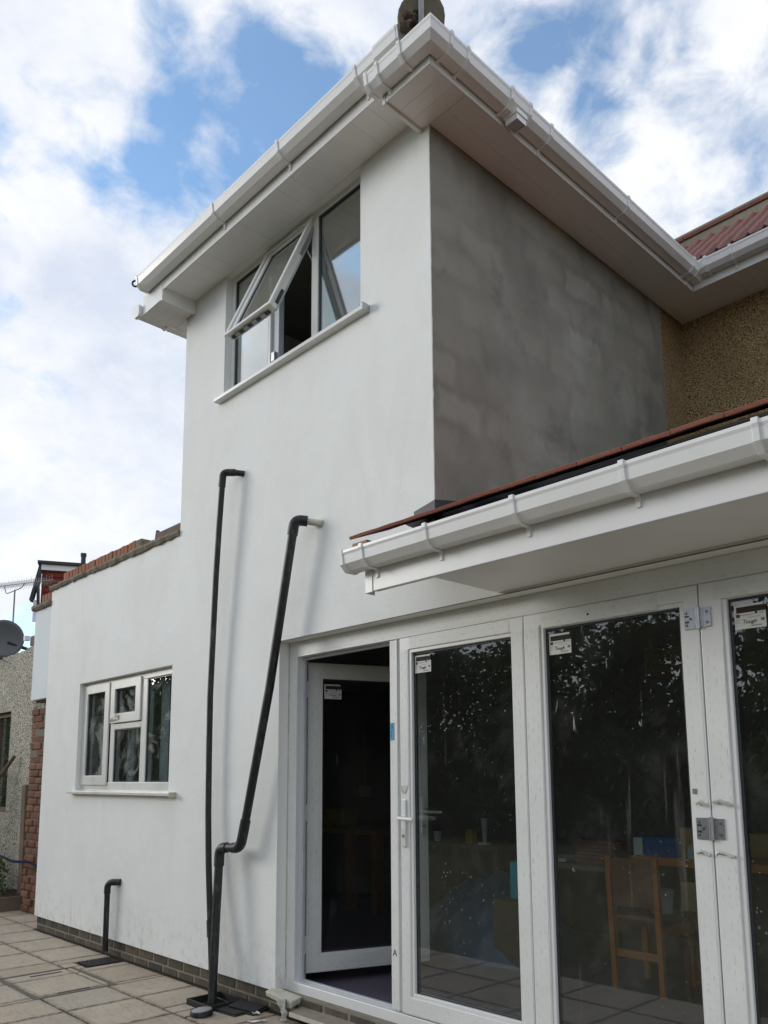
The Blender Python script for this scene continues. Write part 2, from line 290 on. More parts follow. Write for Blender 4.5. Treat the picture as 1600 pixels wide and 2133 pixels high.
MA['glass_coated'] = glass('reflective_coated_glass', 0.4, 6, refl=6.0); MA['glass_open'] = glass('open_door_glass', 0.2, 5, tint=0.7, haze=0.014); MA['glass_dirty'] = glass('grubby_window_glass', 1.5, 9, haze=0.6, streak=2.6)

# ------------------------------------------------------------------ mesh helpers
class MB:
    def __init__(s): s.v = []; s.f = []; s.m = []; s.names = []
    def mi(s, mat):
        if mat not in s.names: s.names.append(mat)
        return s.names.index(mat)
    def poly(s, vs, fs, mat):
        o = len(s.v); s.v += [tuple(x) for x in vs]; k = s.mi(mat)
        for f in fs: s.f.append([i+o for i in f]); s.m.append(k)
        return s
    def box(s, x0, x1, y0, y1, z0, z1, mat):
        v = [(x, y, z) for z in (z0, z1) for y in (y0, y1) for x in (x0, x1)]
        return s.poly(v, [(0, 2, 3, 1), (4, 5, 7, 6), (0, 1, 5, 4), (2, 6, 7, 3), (0, 4, 6, 2), (1, 3, 7, 5)], mat)
    def prism(s, prof, p0, p1, u, v, mat, closed=True):
        u, v = Vector(u), Vector(v); p0, p1 = Vector(p0), Vector(p1); n = len(prof)
        vs = [p0+u*a+v*b for a, b in prof]+[p1+u*a+v*b for a, b in prof]
        fs = [(i, (i+1) % n, n+(i+1) % n, n+i) for i in range(n if closed else n-1)]
        if closed: fs += [tuple(range(n-1, -1, -1)), tuple(range(n, 2*n))]
        return s.poly(vs, fs, mat)
    def tube(s, pts, r, mat, n=12, cap=True):
        pts = [Vector(p) for p in pts]; rs = r if isinstance(r, (list, tuple)) else [r]*len(pts)
        vs = []; up = None
        for i, p in enumerate(pts):
            d = ((pts[i+1] if i+1 < len(pts) else p)-(pts[i-1] if i else p)).normalized()
            if up is None: up = d.orthogonal().normalized()
            a = (up-d*up.dot(d)).normalized(); b = d.cross(a); up = a
            vs += [p+(a*math.cos(2*math.pi*k/n)+b*math.sin(2*math.pi*k/n))*rs[i] for k in range(n)]
        fs = [(i*n+k, i*n+(k+1) % n, (i+1)*n+(k+1) % n, (i+1)*n+k) for i in range(len(pts)-1) for k in range(n)]
        if cap: fs += [tuple(range(n-1, -1, -1)), tuple(range((len(pts)-1)*n, len(pts)*n))]
        return s.poly(vs, fs, mat)
    def ring(s, x0, x1, z0, z1, l, r, b, tp, y0, y1, mat):
        O = [(x0, z0), (x1, z0), (x1, z1), (x0, z1)]; I = [(x0+l, z0+b), (x1-r, z0+b), (x1-r, z1-tp), (x0+l, z1-tp)]
        vs = [(x, y, z) for y in (y0, y1) for x, z in O+I]
        fs = []
        for k in range(4):
            q = (k+1) % 4
            fs += [(k, q, 4+q, 4+k), (8+q, 8+k, 12+k, 12+q), (8+k, 8+q, q, k), (4+k, 4+q, 12+q, 12+k)]
        return s.poly(vs, fs, mat)
    def build(s, name, parent=None, loc=None, rot=None, bevel=0, smooth=False, label=None, kind=None):
        me = bpy.data.meshes.new(name); me.from_pydata(s.v, [], s.f); me.update()
        bm = bmesh.new(); bm.from_mesh(me); bmesh.ops.recalc_face_normals(bm, faces=bm.faces); bm.to_mesh(me); bm.free()
        for nme in s.names: me.materials.append(MA[nme])
        me.polygons.foreach_set('material_index', s.m)
        if smooth:
            me.polygons.foreach_set('use_smooth', [True]*len(me.polygons))
        o = bpy.data.objects.new(name, me); col.objects.link(o)
        if loc: o.location = loc
        if rot: o.rotation_euler = rot
        if parent: o.parent = parent
        if bevel:
            b = o.modifiers.new('bevel', 'BEVEL'); b.width = bevel; b.segments = 2; b.limit_method = 'ANGLE'; b.angle_limit = R(40)
        if smooth:
            es = o.modifiers.new('split', 'EDGE_SPLIT'); es.split_angle = R(42)
        if label: o['label'] = label
        if kind: o['kind'] = kind
        return o
def Bx(name, d, mat, parent=None, bevel=0.0, **k): return MB().box(*d, mat).build(name, parent, bevel=bevel, **k)
def thing(name, label, cat, loc=(0, 0, 0), group=None):
    o = bpy.data.objects.new(name, None); col.objects.link(o); o.location = loc; o.empty_display_size = 0.1
    return tag(o, label, cat, group)
def tag(o, label, cat, group=None):
    o['label'] = label; o['category'] = cat
    if group: o['group'] = group
    return o
def inst(o, loc=None, rot=None, parent='same', name=None):
    c = o.copy(); col.objects.link(c)
    if loc is not None: c.location = loc
    if rot is not None: c.rotation_euler = rot
    if parent != 'same': c.parent = parent
    return c
def arc(c, a, b, r, n=6):
    # points of a fillet at corner c between directions a and b (unit vectors from c)
    a, b = Vector(a).normalized(), Vector(b).normalized(); c = Vector(c)
    p, q = c+a*r, c+b*r
    return [p*(1-t)**2+c*2*t*(1-t)+q*t*t for t in [i/n for i in range(n+1)]]
def bend(pts, r=0.05):
    pts = [Vector(p) for p in pts]; o = [pts[0]]
    for i in range(1, len(pts)-1):
        o += arc(pts[i], pts[i-1]-pts[i], pts[i+1]-pts[i], r)
    return o+[pts[-1]]
def text(name, s, size, mat, parent, loc, rot=(R(90), 0, 0), ext=0.0004, shear=0.0):
    cu = bpy.data.curves.new(name, 'FONT'); cu.body = s; cu.size = size; cu.extrude = ext; cu.shear = shear; cu.resolution_u = 2
    tmp = bpy.data.objects.new('tmp', cu); col.objects.link(tmp)
    me = bpy.data.meshes.new_from_object(tmp.evaluated_get(bpy.context.evaluated_depsgraph_get()))
    bpy.data.objects.remove(tmp); me.name = name; me.materials.clear(); me.materials.append(MA[mat])
    o = bpy.data.objects.new(name, me); col.objects.link(o); o.parent = parent; o.location = loc; o.rotation_euler = rot
    return o
def wall_grid(xs, zs, solid, y0, y1, mat, mb=None):
    mb = mb or MB(); idx = {}
    def vid(i, j, k):
        key = (i, j, k)
        if key not in idx: idx[key] = len(mb.v); mb.v.append((xs[i], (y0, y1)[k], zs[j]))
        return idx[key]
    S = lambda i, j: 0 <= i < len(xs)-1 and 0 <= j < len(zs)-1 and solid((xs[i]+xs[i+1])/2, (zs[j]+zs[j+1])/2)
    m = mb.mi(mat)
    def face(*f): mb.f.append(list(f)); mb.m.append(m)
    for i in range(len(xs)-1):
        for j in range(len(zs)-1):
            if not S(i, j): continue
            for k in (0, 1): face(vid(i, j, k), vid(i+1, j, k), vid(i+1, j+1, k), vid(i, j+1, k))
            if not S(i-1, j): face(vid(i, j, 0), vid(i, j, 1), vid(i, j+1, 1), vid(i, j+1, 0))
            if not S(i+1, j): face(vid(i+1, j, 0), vid(i+1, j, 1), vid(i+1, j+1, 1), vid(i+1, j+1, 0))
            if not S(i, j-1): face(vid(i, j, 0), vid(i+1, j, 0), vid(i+1, j, 1), vid(i, j, 1))
            if not S(i, j+1): face(vid(i, j+1, 0), vid(i+1, j+1, 0), vid(i+1, j+1, 1), vid(i, j+1, 1))
    return mb

# ================================================================== SETTING
XC = 2.749; ZS1, ZS2 = 5.275, 5.181
lawn = MB().box(-600, 600, -600, 600, -0.5, -0.03, 'lawn').build('lawn', kind='structure')
base_ = MB().box(-4.35, 11.0, -1.85, 0.42, -0.059, -0.009, 'joint').build('patio', kind='structure')
base_['label'] = 'buff riven paving slabs laid in a grid in front of the white house'

def subtract(rects, h):
    o = []
    for (a, b, c, d) in rects:
        x0, x1, y0, y1 = max(a, h[0]), min(b, h[1]), max(c, h[2]), min(d, h[3])
        if x0 >= x1 or y0 >= y1: o.append((a, b, c, d)); continue
        for r in ((a, x0, c, d), (x1, b, c, d), (x0, x1, c, y0), (x0, x1, y1, d)):
            if r[1]-r[0] > 0.02 and r[3]-r[2] > 0.02: o.append(r)
    return o
MH = (-0.745, 0.004, -0.93, -0.378); GR = (-0.892, -0.642, -0.312, -0.02); GF = (0.775, 1.045, -0.275, -0.012)
slabmesh = {}
def slab(r, parent, z=0.0, name='slab'):
    a, b, c, d = r; g = 0.0075
    key = (round(b-a, 3), round(d-c, 3))
    if key not in slabmesh:
        w_, h_ = (b-a)/2-g, (d-c)/2-g; mb = MB(); n = 7
        per = []
        cor = [(-w_, -h_), (w_, -h_), (w_, h_), (-w_, h_)]
        for k in range(4):
            p, q = cor[k], cor[(k+1) % 4]
            for i in range(n):
                t_ = i/n; jx = rnd.uniform(-.0025, .0025)*(i > 0)
                per.append((p[0]+(q[0]-p[0])*t_+jx, p[1]+(q[1]-p[1])*t_+jx))
        m_ = len(per); f = lambda s_: [(x*(1-s_/max(w_, .03)), y*(1-s_/max(h_, .03))) for x, y in per]
        vs = [(x, y, -0.03) for x, y in per]+[(x, y, -0.004) for x, y in per]+[(x, y, 0) for x, y in f(0.005)]
        fs = [(i, (i+1) % m_, m_+(i+1) % m_, m_+i) for i in range(m_)]+[(m_+i, m_+(i+1) % m_, 2*m_+(i+1) % m_, 2*m_+i) for i in range(m_)]+[tuple(range(2*m_, 3*m_))]
        mb.poly(vs, fs, 'slab'); slabmesh[key] = mb.build(name, parent, loc=((a+b)/2, (c+d)/2, z))
        return slabmesh[key]
    o = inst(slabmesh[key], ((a+b)/2, (c+d)/2, z+rnd.uniform(-.001, .001)), parent=parent); o.name = name
    return o
XL = [-4.02, -3.52, -3.02, -2.522, -2.022, -1.525, -1.022, -0.543, -0.047, 0.413, 0.915, 1.383, 1.86, 2.34, 2.82, 3.3, 3.78, 4.26, 4.74, 5.22, 5.7, 6.18, 6.66]+[6.66+.48*k for k in range(1, 9)]  # slabs far to the right are unseen, added to bounce light
YL = [0.02, -0.441, -0.905, -1.37, -1.835]
for j in range(len(YL)-1):
    for i in range(len(XL)-1):
        rs = [(XL[i], XL[i+1], YL[j+1], YL[j]+(-0.022 if j == 0 and XL[i] > -2.6 else 0))]
        for h in (MH, GR, GF): rs = [q for r_ in rs for q in subtract([r_], h)]
        for r_ in rs: slab(r_, base_)
for i in range(3): slab((XL[i], XL[i+1] if i < 2 else -2.6, 0.02, 0.33), base_)

# manhole cover with paving inlay
mh = thing('manhole_cover', 'inset manhole cover filled with paving, double metal edge lines showing in the patio', 'manhole cover', (-0.37, -0.65, 0))
for k, (a, b, c, d) in enumerate(((MH[0], MH[1], MH[3]-.006, MH[3]), (MH[0], MH[1], MH[2], MH[2]+.006), (MH[0], MH[0]+.006, MH[2]+.006, MH[3]-.006), (MH[1]-.006, MH[1], MH[2]+.006, MH[3]-.006))):
    o = Bx('frame_edge', (a+.37, b+.37, c+.65, d+.65, -0.02, 0.002), 'joint_metal', mh)
for k, (a, b, c, d) in enumerate(((MH[0]+.018, MH[1]-.018, MH[3]-.022, MH[3]-.017), (MH[0]+.018, MH[1]-.018, MH[2]+.017, MH[2]+.022), (MH[0]+.017, MH[0]+.022, MH[2]+.022, MH[3]-.022), (MH[1]-.022, MH[1]-.017, MH[2]+.022, MH[3]-.022))):
    o = Bx('tray_edge', (a+.37, b+.37, c+.65, d+.65, -0.02, 0.001), 'joint_metal', mh)
for (a, b, c, d) in ((-.543, -.047, -.905, -.441), (-.722, -.543, -.905, -.441), (-.722, -.543, -.441, -.402), (-.543, -.047, -.441, -.402), (-.047, -.02, -.905, -.402)):
    o = slab((a, b, c, d), None, 0.0, 'inlay_slab'); o.parent = mh; o.location = (o.location.x+.37, o.location.y+.65, 0)
for px, py, ln in ((-0.645, -0.62, .23), (-0.047, -0.66, .22)):
    Bx('lifting_slot', (px+.37-.012, px+.37+.012, py+.65-ln/2, py+.65+ln/2, -0.006, 0.0022), 'black_iron', mh)

def grate(name, label, cx, cy, w_, d_, z, rot, grp, tilt=0):
    o = thing(name, label, 'drain grate', (cx, cy, z), grp); o.rotation_euler = (tilt, tilt*0.5, rot)
    MB().ring(-w_/2, w_/2, -d_/2, d_/2, .014, .014, .014, .014, -0.012, 0, 'black_iron').build('rim', o, rot=(R(90), 0, 0), bevel=0.002)
    n = 11; nb = 5
    m_ = MB()
    for k in range(n):
        y = -d_/2+.014+(d_-.028)*(k+.5)/n; m_.box(-w_/2+.012, w_/2-.012, y-.0042, y+.0042, 0.001, 0.011, 'black_iron')
    m_.build('bars', o, bevel=0.0012)
    m_ = MB()
    for k in range(nb):
        x = -w_/2+.014+(w_-.028)*(k+.5)/nb; m_.box(x-.0035, x+.0035, -d_/2+.012, d_/2-.012, 0.003, 0.0095, 'black_iron')
    m_.build('cross_bars', o)
    return o
g1 = grate('drain_grate', 'black gully grate set into the slabs below the short bent pipe', (GR[0]+GR[1])/2, (GR[2]+GR[3])/2, .24, .28, -0.006, 0, 'black drain grates')
Bx('gully_base', (-.13, .13, -.15, .15, -.03, -.004), 'felt', g1)
grate('drain_grate', 'loose black drain grate lying flat on the slabs under another grate', 1.135, -0.145, .235, .185, 0.003, R(6), 'black drain grates')
grate('drain_grate', 'loose black drain grate tilted on top, against the brick plinth', 1.185, -0.085, .235, .15, 0.02, R(14), 'black drain grates', R(5))
gu = thing('open_gully', 'open black drain tray in the paving with two pipes dropping into it', 'drain', (0.91, -0.143, 0))
MB().ring(-.135, .135, -.131, .131, .012, .012, .012, .012, -0.02, 0.03, 'black_iron').build('tray_rim', gu, rot=(R(90), 0, 0), bevel=0.002)
Bx('tray_floor', (-.13, .13, -.126, .126, -.05, -.012), 'felt', gu)
MB().tube([(-.1, .07, .006), (.12, .04, .012)], .006, 'black_iron', 6).build('tray_bar', gu)
cp = thing('round_cap', 'round black plastic cap with a pale grey face lying on the paving', 'cap', (1.085, -0.345, 0))
m_ = MB(); prof = [(0, 0), (.064, 0), (.068, .004), (.069, .030), (.066, .034)]
MB().tube([(0, 0, 0), (0, 0, .004), (0, 0, .03), (0, 0, .034)], [.064, .068, .069, .066], 'black_pipe', 32).build('cap_ring', cp, smooth=True)
MB().tube([(0, 0, .034), (0, 0, .0365)], [.060, .057], 'capgrey', 32).build('cap_face', cp, smooth=True)
cp.rotation_euler = (R(4), R(-3), 0)

# ================================================================== THE HOUSE
house = thing('house', 'white rendered house with a two-storey tower extension, glazed folding doors and white gutters', 'house', (1.4, 1.5, 0))
house.location = (0, 0, 0)
# facade ------------------------------------------------------------------
GW = (-1.781, -0.0545, 1.2925, 2.302); UW = (0.593, 2.150, 4.262, ZS1); DO = (1.355, 5.11, 0.10, 2.304)
def solid(x, z):
    if GW[0] < x < GW[1] and GW[2] < z < GW[3]: return False
    if UW[0] < x < UW[1] and z > UW[2]: return False
    if DO[0] < x < DO[1] and z < DO[3]: return False
    if x < 0 and z > 3.335: return False
    if x > XC and z > 2.62: return False
    return True
xs = [-2.588, GW[0], GW[1], 0, UW[0], DO[0], UW[1], XC, DO[1], 7.2]; zs = [0.127, GW[2], GW[3], DO[3], 2.62, 3.335, UW[2], ZS1+.12]
fac = wall_grid(sorted(xs), sorted(zs), solid, 0, 0.24, 'white_render').build('facade_wall', house, bevel=0.006)
Bx('end_wall', (-3.03, -2.5885, 0.006, 0.24, 2.235, 3.19), 'blue_white', house, 0.006)
MB().box(-3.0, -2.589, .05, .30, 2.215, 2.2345, 'wood_grey').build('lintel', house)
Bx('side_wall', (-2.588, -2.40, 0.241, 4.6, 0.05, 3.30), 'white_render', house)
Bx('tower_side_wall', (2.56, XC, 0.241, 2.719, 2.45, 5.28), 'grey_render', house, label='bare grey cement side wall of the tower with damp patches')
Bx('tower_corner', (2.60, XC, 0.2405, 0.2408, 2.6, 5.2), 'grey_render', house)
# grey render returns to the painted corner: a thin coat on the flank of the facade wall, edge slightly ragged
m_ = MB(); n = 60; vs = []
for k in range(n+1):
    z = 2.63+(5.30-2.63)*k/n; e = 0.004+abs(rnd.gauss(0, .0025))
    vs += [(XC+.0025, e, z), (XC+.0025, .2415, z), (XC-.001, e, z)]
fs = []
for k in range(n): a = 3*k; fs += [(a, a+1, a+4, a+3), (a+2, a, a+3, a+5)]
m_.poly(vs, fs, 'grey_render'); m_.build('grey_coat', house)
Bx('pebbledash_return', (2.45, XC-.006, 2.7195, 3.0865, 2.2, 5.3), 'pebble_brown', house)
Bx('main_wall', (XC-.3, 9.0, 3.087, 3.35, 0, 5.4), 'pebble_brown', house, label='brown pebbledash wall of the main house')
Bx('tower_left_wall', (0.0, 0.2, 0.241, 3.3, 3.2, 5.4), 'white_render', house)
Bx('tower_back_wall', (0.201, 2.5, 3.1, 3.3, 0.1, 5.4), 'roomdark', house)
Bx('flat_roof', (-2.58, -0.001, 0.241, 4.6, 3.05, 3.2), 'felt', house)
# parapet coping ----------------------------------------------------------
cop = MB()
def ragged(x0, x1, z0, z1, y0, mb):
    n = int((x1-x0)/.05); vs = []
    for k in range(n+1):
        x = x0+(x1-x0)*k/n; b = z0-abs(rnd.gauss(0, .008)); yy = y0+rnd.gauss(0, .005)
        vs += [(x, yy+.012, b), (x, yy, z0+.018), (x, yy+.004, z1+rnd.gauss(0, .002)), (x, .24, z1), (x, .24, b)]
    fs = []
    for k in range(n):
        for e in range(5): fs.append((5*k+e, 5*k+(e+1) % 5, 5*k+5+(e+1) % 5, 5*k+5+e))
    fs += [(0, 1, 2, 3, 4), tuple(5*n+q for q in (4, 3, 2, 1, 0))]
    mb.poly(vs, fs, 'mortar')
ragged(-2.60, -0.002, 3.336, 3.375, -0.03, cop); ragged(-3.06, -2.60, 3.192, 3.238, -0.03, cop)
coping = cop.build('coping', house)
bproto = MB().box(-.0325, .0325, 0, .20, 0, .118, 'brick_coping').build('brick', coping, loc=(-2.40, .045, 3.376), bevel=0.006)
x = -2.40+.075
while x < -0.84:
    b = inst(bproto, (x, .045+rnd.uniform(-.004, .004), 3.376+rnd.uniform(-.004, .003)), (0, 0, rnd.uniform(-.02, .02))); x += .075
for x in (-2.95, -2.875, -2.80, -2.725, -2.65): inst(bproto, (x, .045, 3.239), (0, 0, rnd.uniform(-.02, .02)))
Bx('stop_brick', (-.835, -.73, .03, .24, 3.377, 3.482), 'mortar', coping, 0.01)
Bx('loose_board', (-.46, -.002, .02, .09, 3.377, 3.455), 'wood_grey', coping, 0.006)
MB().tube([(-.47, .05, 3.377), (-.47, .05, 3.49)], [.028, .016], 'mortar', 8).build('mortar_lump', coping)
# brick plinth ------------------------------------------------------------
pl = Bx('plinth', (-2.566, 7.0, 0.0225, 0.239, -0.05, 0.1265), 'mortar_pale', house)
Bx('plinth_core', (-2.566, 7.0, 0.24, 0.30, -.05, .1), 'roomdark', house)
bs = MB().box(-.1035, .1035, 0, .06, 0, .064, 'brick_plinth').build('brick', pl, loc=(-2.457, .0195, .058), bevel=0.005)
bh = MB().box(-.0505, .0505, 0, .06, 0, .064, 'brick_plinth').build('brick', pl, loc=(-2.40, .0195, .058), bevel=0.005)
bs.location = (-2.045+.1125+.0, .0195, .058); bh.location = (-2.513, .0195, .058)
for x in (-2.402, -2.295, -2.185, -2.1): inst(bh, (x, .0195, .058))
x = -1.932+.226
while x < 5.2: inst(bs, (x, .0195+rnd.uniform(-.002, .002), .058)); x += .226
x = -2.46
while x < 5.2: inst(bs, (x, .0195+rnd.uniform(-.002, .002), -.0175)); x += .226
Bx('dirt_line', (-2.57, 5.2, -0.012, 0.0195, -0.03, 0.004), 'soil', pl)

# windows -------------------------------------------------------------------
win = MB()
fy = 0.055
win.ring(UW[0], UW[1], UW[2]+.03, UW[3]+.03, .04, .055, .055, .07, fy, fy+.07, 'upvc')
for a, b in ((1.082, 1.112), (1.585, 1.652)): win.box(a, b, fy+.002, fy+.068, UW[2]+.085, UW[3]-.04, 'upvc')
win.box(1.112, 1.190, fy+.020, fy+.066, UW[2]+.085, UW[3]-.045, 'sash_grey')
uw = win.build('window', house, bevel=0.004)
for a, b in ((.633, 1.082), (1.652, 2.095)):
    MB().ring(a, b, UW[2]+.085, UW[3]-.04, .014, .014, .014, .014, fy+.012, fy+.03, 'gasket').build('gasket', uw)
    MB().box(a+.003, b-.003, fy+.02, fy+.026, UW[2]+.088, UW[3]-.043, 'glass_coated').build('pane', uw)
MB().prism([(-.052, .006), (-.052, .032), (-.04, .038), (.06, .046), (.06, .0)], (.535, 0, 4.237), (2.225, 0, 4.237), (0, 1, 0), (0, 0, 1), 'upvc').build('sill', uw, bevel=0.003)
Bx('sill_end_cap', (2.2255, 2.237, -.06, .0, 4.232, 4.282), 'steel', uw, 0.003)
for z in (4.37,): MB().box(1.13, 1.17, fy-.004, fy+.019, z, z+.07, 'steel').build('latch_keep', uw, bevel=0.003)
# the tilted top-hung sash: hinge line at the top, swung outward
sash = MB(); SW, SH = .52, .855
sash.ring(0, SW, -SH, 0, .062, .062, .062, .062, -.012, .035, 'upvc')
sash.ring(-.012, SW+.012, -SH-.012, .0, .03, .03, .03, .03, -.026, -.0125, 'upvc')
sash.ring(.02, SW-.02, -SH+.02, -.02, .02, .02, .02, .02, .0355, .055, 'sash_grey')
sh = sash.build('open_sash', uw, loc=(1.075, fy+.012, 5.243), rot=(R(-23.5), 0, 0), bevel=0.003)
MB().ring(.062, SW-.062, -SH+.062, -.062, .01, .01, .01, .01, .0, .012, 'gasket').build('sash_gasket', uw, loc=sh.location, rot=sh.rotation_euler)
MB().box(.064, SW-.064, .004, .01, -SH+.064, -.064, 'glass').build('sash_pane', uw, loc=sh.location, rot=sh.rotation_euler)
m_ = MB()
MB().box(SW-.001, SW+.008, .012, .034, -.34, -.05, 'steel').build('stay_track', uw, loc=sh.location, rot=sh.rotation_euler); MB().box(SW-.001, SW+.01, .008, .03, -SH+.04, -SH+.16, 'gasket').build('hinge_block', uw, loc=sh.location, rot=sh.rotation_euler); m_.box(.03, SW-.05, .012, .034, -SH-.009, -SH+.001, 'gasket')
for k in range(4): m_.box(.08+k*.1, .13+k*.1, .008, .030, -SH-.014, -SH-.009, 'steel')
m_.build('sash_lock', uw, loc=sh.location, rot=sh.rotation_euler)
m_ = MB(); m_.tube([(1.578, fy+.03, 4.93), (1.577, fy-.075, 5.04)], .007, 'steel', 6); m_.tube([(1.578, fy+.03, 5.20), (1.577, fy-.065, 5.06)], .007, 'steel', 6)
m_.build('friction_stay', uw)

g = MB(); gy = .05
g.ring(GW[0], GW[1]+.0, GW[2]+.035, GW[3], .035, .10, .07, .055, gy+.002, gy+.07, 'upvc_old')
g.box(-1.216, -1.141, gy+.004, gy+.068, GW[2]+.105, GW[3]-.055, 'upvc_old'); g.box(-.649, -.555, gy+.004, gy+.068, GW[2]+.105, GW[3]-.055, 'upvc_old')
g.box(-1.141, -.649, gy+.004, gy+.068, 1.85, 1.898, 'upvc_old')
gw = g.build('window', house, bevel=0.004)
def casement(x0, x1, z0, z1, l, r, b, t_):
    s_ = MB().ring(x0, x1, z0, z1, l, r, b, t_, gy-.012, gy+.0035, 'upvc_old').build('sash', gw, bevel=0.004)
    return s_
casement(-1.772, -1.236, 1.372, 2.275, .085, .088, .083, .078)
casement(-1.205, -.646, 1.905, 2.275, .08, .092, .08, .075)
for (a, b, c, d) in ((-1.687, -1.324, 1.455, 2.198), (-1.125, -.738, 1.985, 2.2), (-1.141, -.649, 1.398, 1.85), (-.555, -.155, 1.398, 2.245)):
    MB().ring(a-.001, b+.001, c-.001, d+.001, .009, .009, .009, .009, gy+.012, gy+.03, 'gasket').build('gasket', gw)
    MB().box(a, b, gy+.02, gy+.026, c, d, 'glass_dirty').build('pane', gw)
MB().prism([(-.052, .002), (-.052, .026), (.052, .040), (.052, .0)], (-1.845, 0, 1.292), (.062, 0, 1.292), (0, 1, 0), (0, 0, 1), 'upvc_old').build('sill', gw, bevel=0.003)
Bx('sill_end_cap', (.0625, .072, -.062, .0, 1.284, 1.322), 'dirty_white', gw, 0.003)
m_ = MB(); m_.poly([(-1.19, gy-.014, 1.915), (-1.02, gy-.016, 1.93), (-1.035, gy-.03, 1.985), (-1.10, gy-.02, 1.965), (-1.18, gy-.028, 1.945)], [(0, 1, 2, 3, 4)], 'dirty_white').build('peeling_tape', gw)
# net curtains folds inside the ground window: pale strips seen at the left of each pane
for a, w_ in ((-1.70, .17), (-1.15, .15), (-.56, .16)):
    m_ = MB(); n = 14; vs = []
    for k in range(n+1):
        xx = a+w_*k/n; yy = .19+.015*math.sin(k*2.1); vs += [(xx, yy, 1.36), (xx, yy, 2.28)]
    m_.poly(vs, [(2*k, 2*k+2, 2*k+3, 2*k+1) for k in range(n)], 'sash_grey').build('blind_edge', house)

# folding doors ----------------------------------------------------------------
dy = .08
d = MB(); d.ring(DO[0], DO[1], .095, DO[3], .085, .085, .088, .102, dy, dy+.07, 'upvc')
d.ring(DO[0]+.085, DO[1]-.085, .183, DO[3]-.102, .018, .018, .012, .018, dy+.045, dy+.069, 'sash_grey')
df = d.build('door_frame', house, bevel=0.004)
m_ = MB(); m_.box(2.310, 2.387, dy-.002, dy+.068, .196, 2.197, 'upvc'); m_.box(2.366, 2.380, dy-.012, dy-.002, .196, 2.197, 'upvc'); m_.build('door_post', df, bevel=0.003)
MB().prism([(-.07, .052), (-.07, .068), (.079, .094), (.079, .06)], (1.60, 0, 0), (5.2, 0, 0), (0, 1, 0), (0, 0, 1), 'cill').build('door_cill', df, bevel=0.002)
Bx('cill_lip', (1.602, 5.2, -.078, -.0705, .044, .069), 'dirty_white', df, 0.002)
Bx('film_strip', (1.36, 5.10, dy-.0012, dy-.0002, 2.212, 2.296), 'film_h', df)
Bx('film_strip', (1.362, 1.432, dy-.0012, dy-.0002, .30, 2.205), 'film_v', df)
Bx('film_strip', (2.314, 2.362, dy-.0032, dy-.0022, .21, 2.19), 'film_v', df)
MB().box(1.30, 5.2, -.004, .0795, 2.3045, 2.309, 'mortar').build('frame_sealant', df)
Bx('sealant_joint', (1.3555, 1.362, dy-.006, dy-.0005, .19, 2.30), 'dirty_white', df)
Bx('blue_tape', (2.316, 2.346, dy-.0052, dy-.004, 1.63, 1.728), 'tape', df)
text('pencil_mark', 'A', .05, 'ink', df, (2.322, dy-.004, .47))
text('pen_mark', '5', .03, 'ink', df, (2.323, dy-.006, 1.695)); text('pen_mark', '11 3', .02, 'ink', df, (2.326, dy-.006, 1.645), rot=(R(90), R(-90), 0))
# horn of the cill with torn film hanging from it
m_ = MB(); vs = [(1.33, -.055, .135), (1.60, -.062, .120), (1.60, .02, .140), (1.33, .02, .150), (1.33, -.05, .105), (1.59, -.055, .080), (1.59, .02, .10), (1.33, .02, .11)]
m_.poly(vs, [(0, 1, 2, 3), (4, 7, 6, 5), (0, 4, 5, 1), (1, 5, 6, 2), (2, 6, 7, 3), (3, 7, 4, 0)], 'dirty_white').build('cill_horn', df, bevel=0.006)
m_ = MB(); n = 10; vs = []
for k in range(n+1):
    q = k/n; z = .128-.118*q; wd = .085*(1-.65*q)
    for s_ in range(5): vs.append((1.525+.03*q+wd*(s_/4-.5)+.006*math.sin(k*1.7+s_), -.066-.012*math.sin(s_*1.7+k*.6)-.012*q, z))
fs = [(5*k+s_, 5*k+s_+1, 5*k+s_+6, 5*k+s_+5) for k in range(n) for s_ in range(4)]
o = m_.poly(vs, fs, 'scrap').build('torn_film', df, smooth=True); so = o.modifiers.new('thick', 'SOLIDIFY'); so.thickness = .006

def sticker(parent, x, z, w_=.122, h_=.098, y=.0, rot=None, seed=0):
    # maker's label stuck to the glass: window strip at its top, print, hand-written note, stamp
    m_ = MB(); e = .0006
    m_.box(x, x+w_, y-e, y, z-h_, z-h_*.34, 'paper'); m_.box(x, x+w_*.94, y-e, y, z-h_*.09, z, 'paper'); m_.box(x, x+w_*.07, y-e, y, z-h_*.34, z-h_*.09, 'paper')
    m_.box(x+w_*.07, x+w_*.98, y-e*.9, y, z-h_*.335, z-h_*.095, 'felt')
    P_ = lambda a, b, c, d_, mt: m_.box(x+w_*a, x+w_*b, y-2*e, y-e, z-h_*d_, z-h_*c, mt)
    P_(.06, .18, .38, .52, 'ink'); P_(.20, .62, .42, .455, 'ink_soft'); P_(.66, .74, .32, .44, 'ink'); P_(.78, .95, .38, .40, 'ink_soft'); P_(.78, .95, .43, .45, 'ink_soft')
    P_(.42, .84, .535, .555, 'ink_soft'); P_(.05, .18, .57, .582, 'ink_soft'); P_(.05, .18, .62, .632, 'ink_soft'); P_(.05, .18, .67, .682, 'ink_soft'); P_(.05, .18, .74, .755, 'ink_soft')
    P_(.22, .36, .60, .615, 'ink_soft'); P_(.52, .86, .87, .92, 'ink_soft'); P_(.84, .95, .62, .74, 'ink_blue')
    o = m_.build('glass_label', parent)
    text('hand_writing', 'Tough', h_*.22, 'ink', parent, (x+w_*.24, y-2*e, z-h_*.79), shear=.35)
    return o
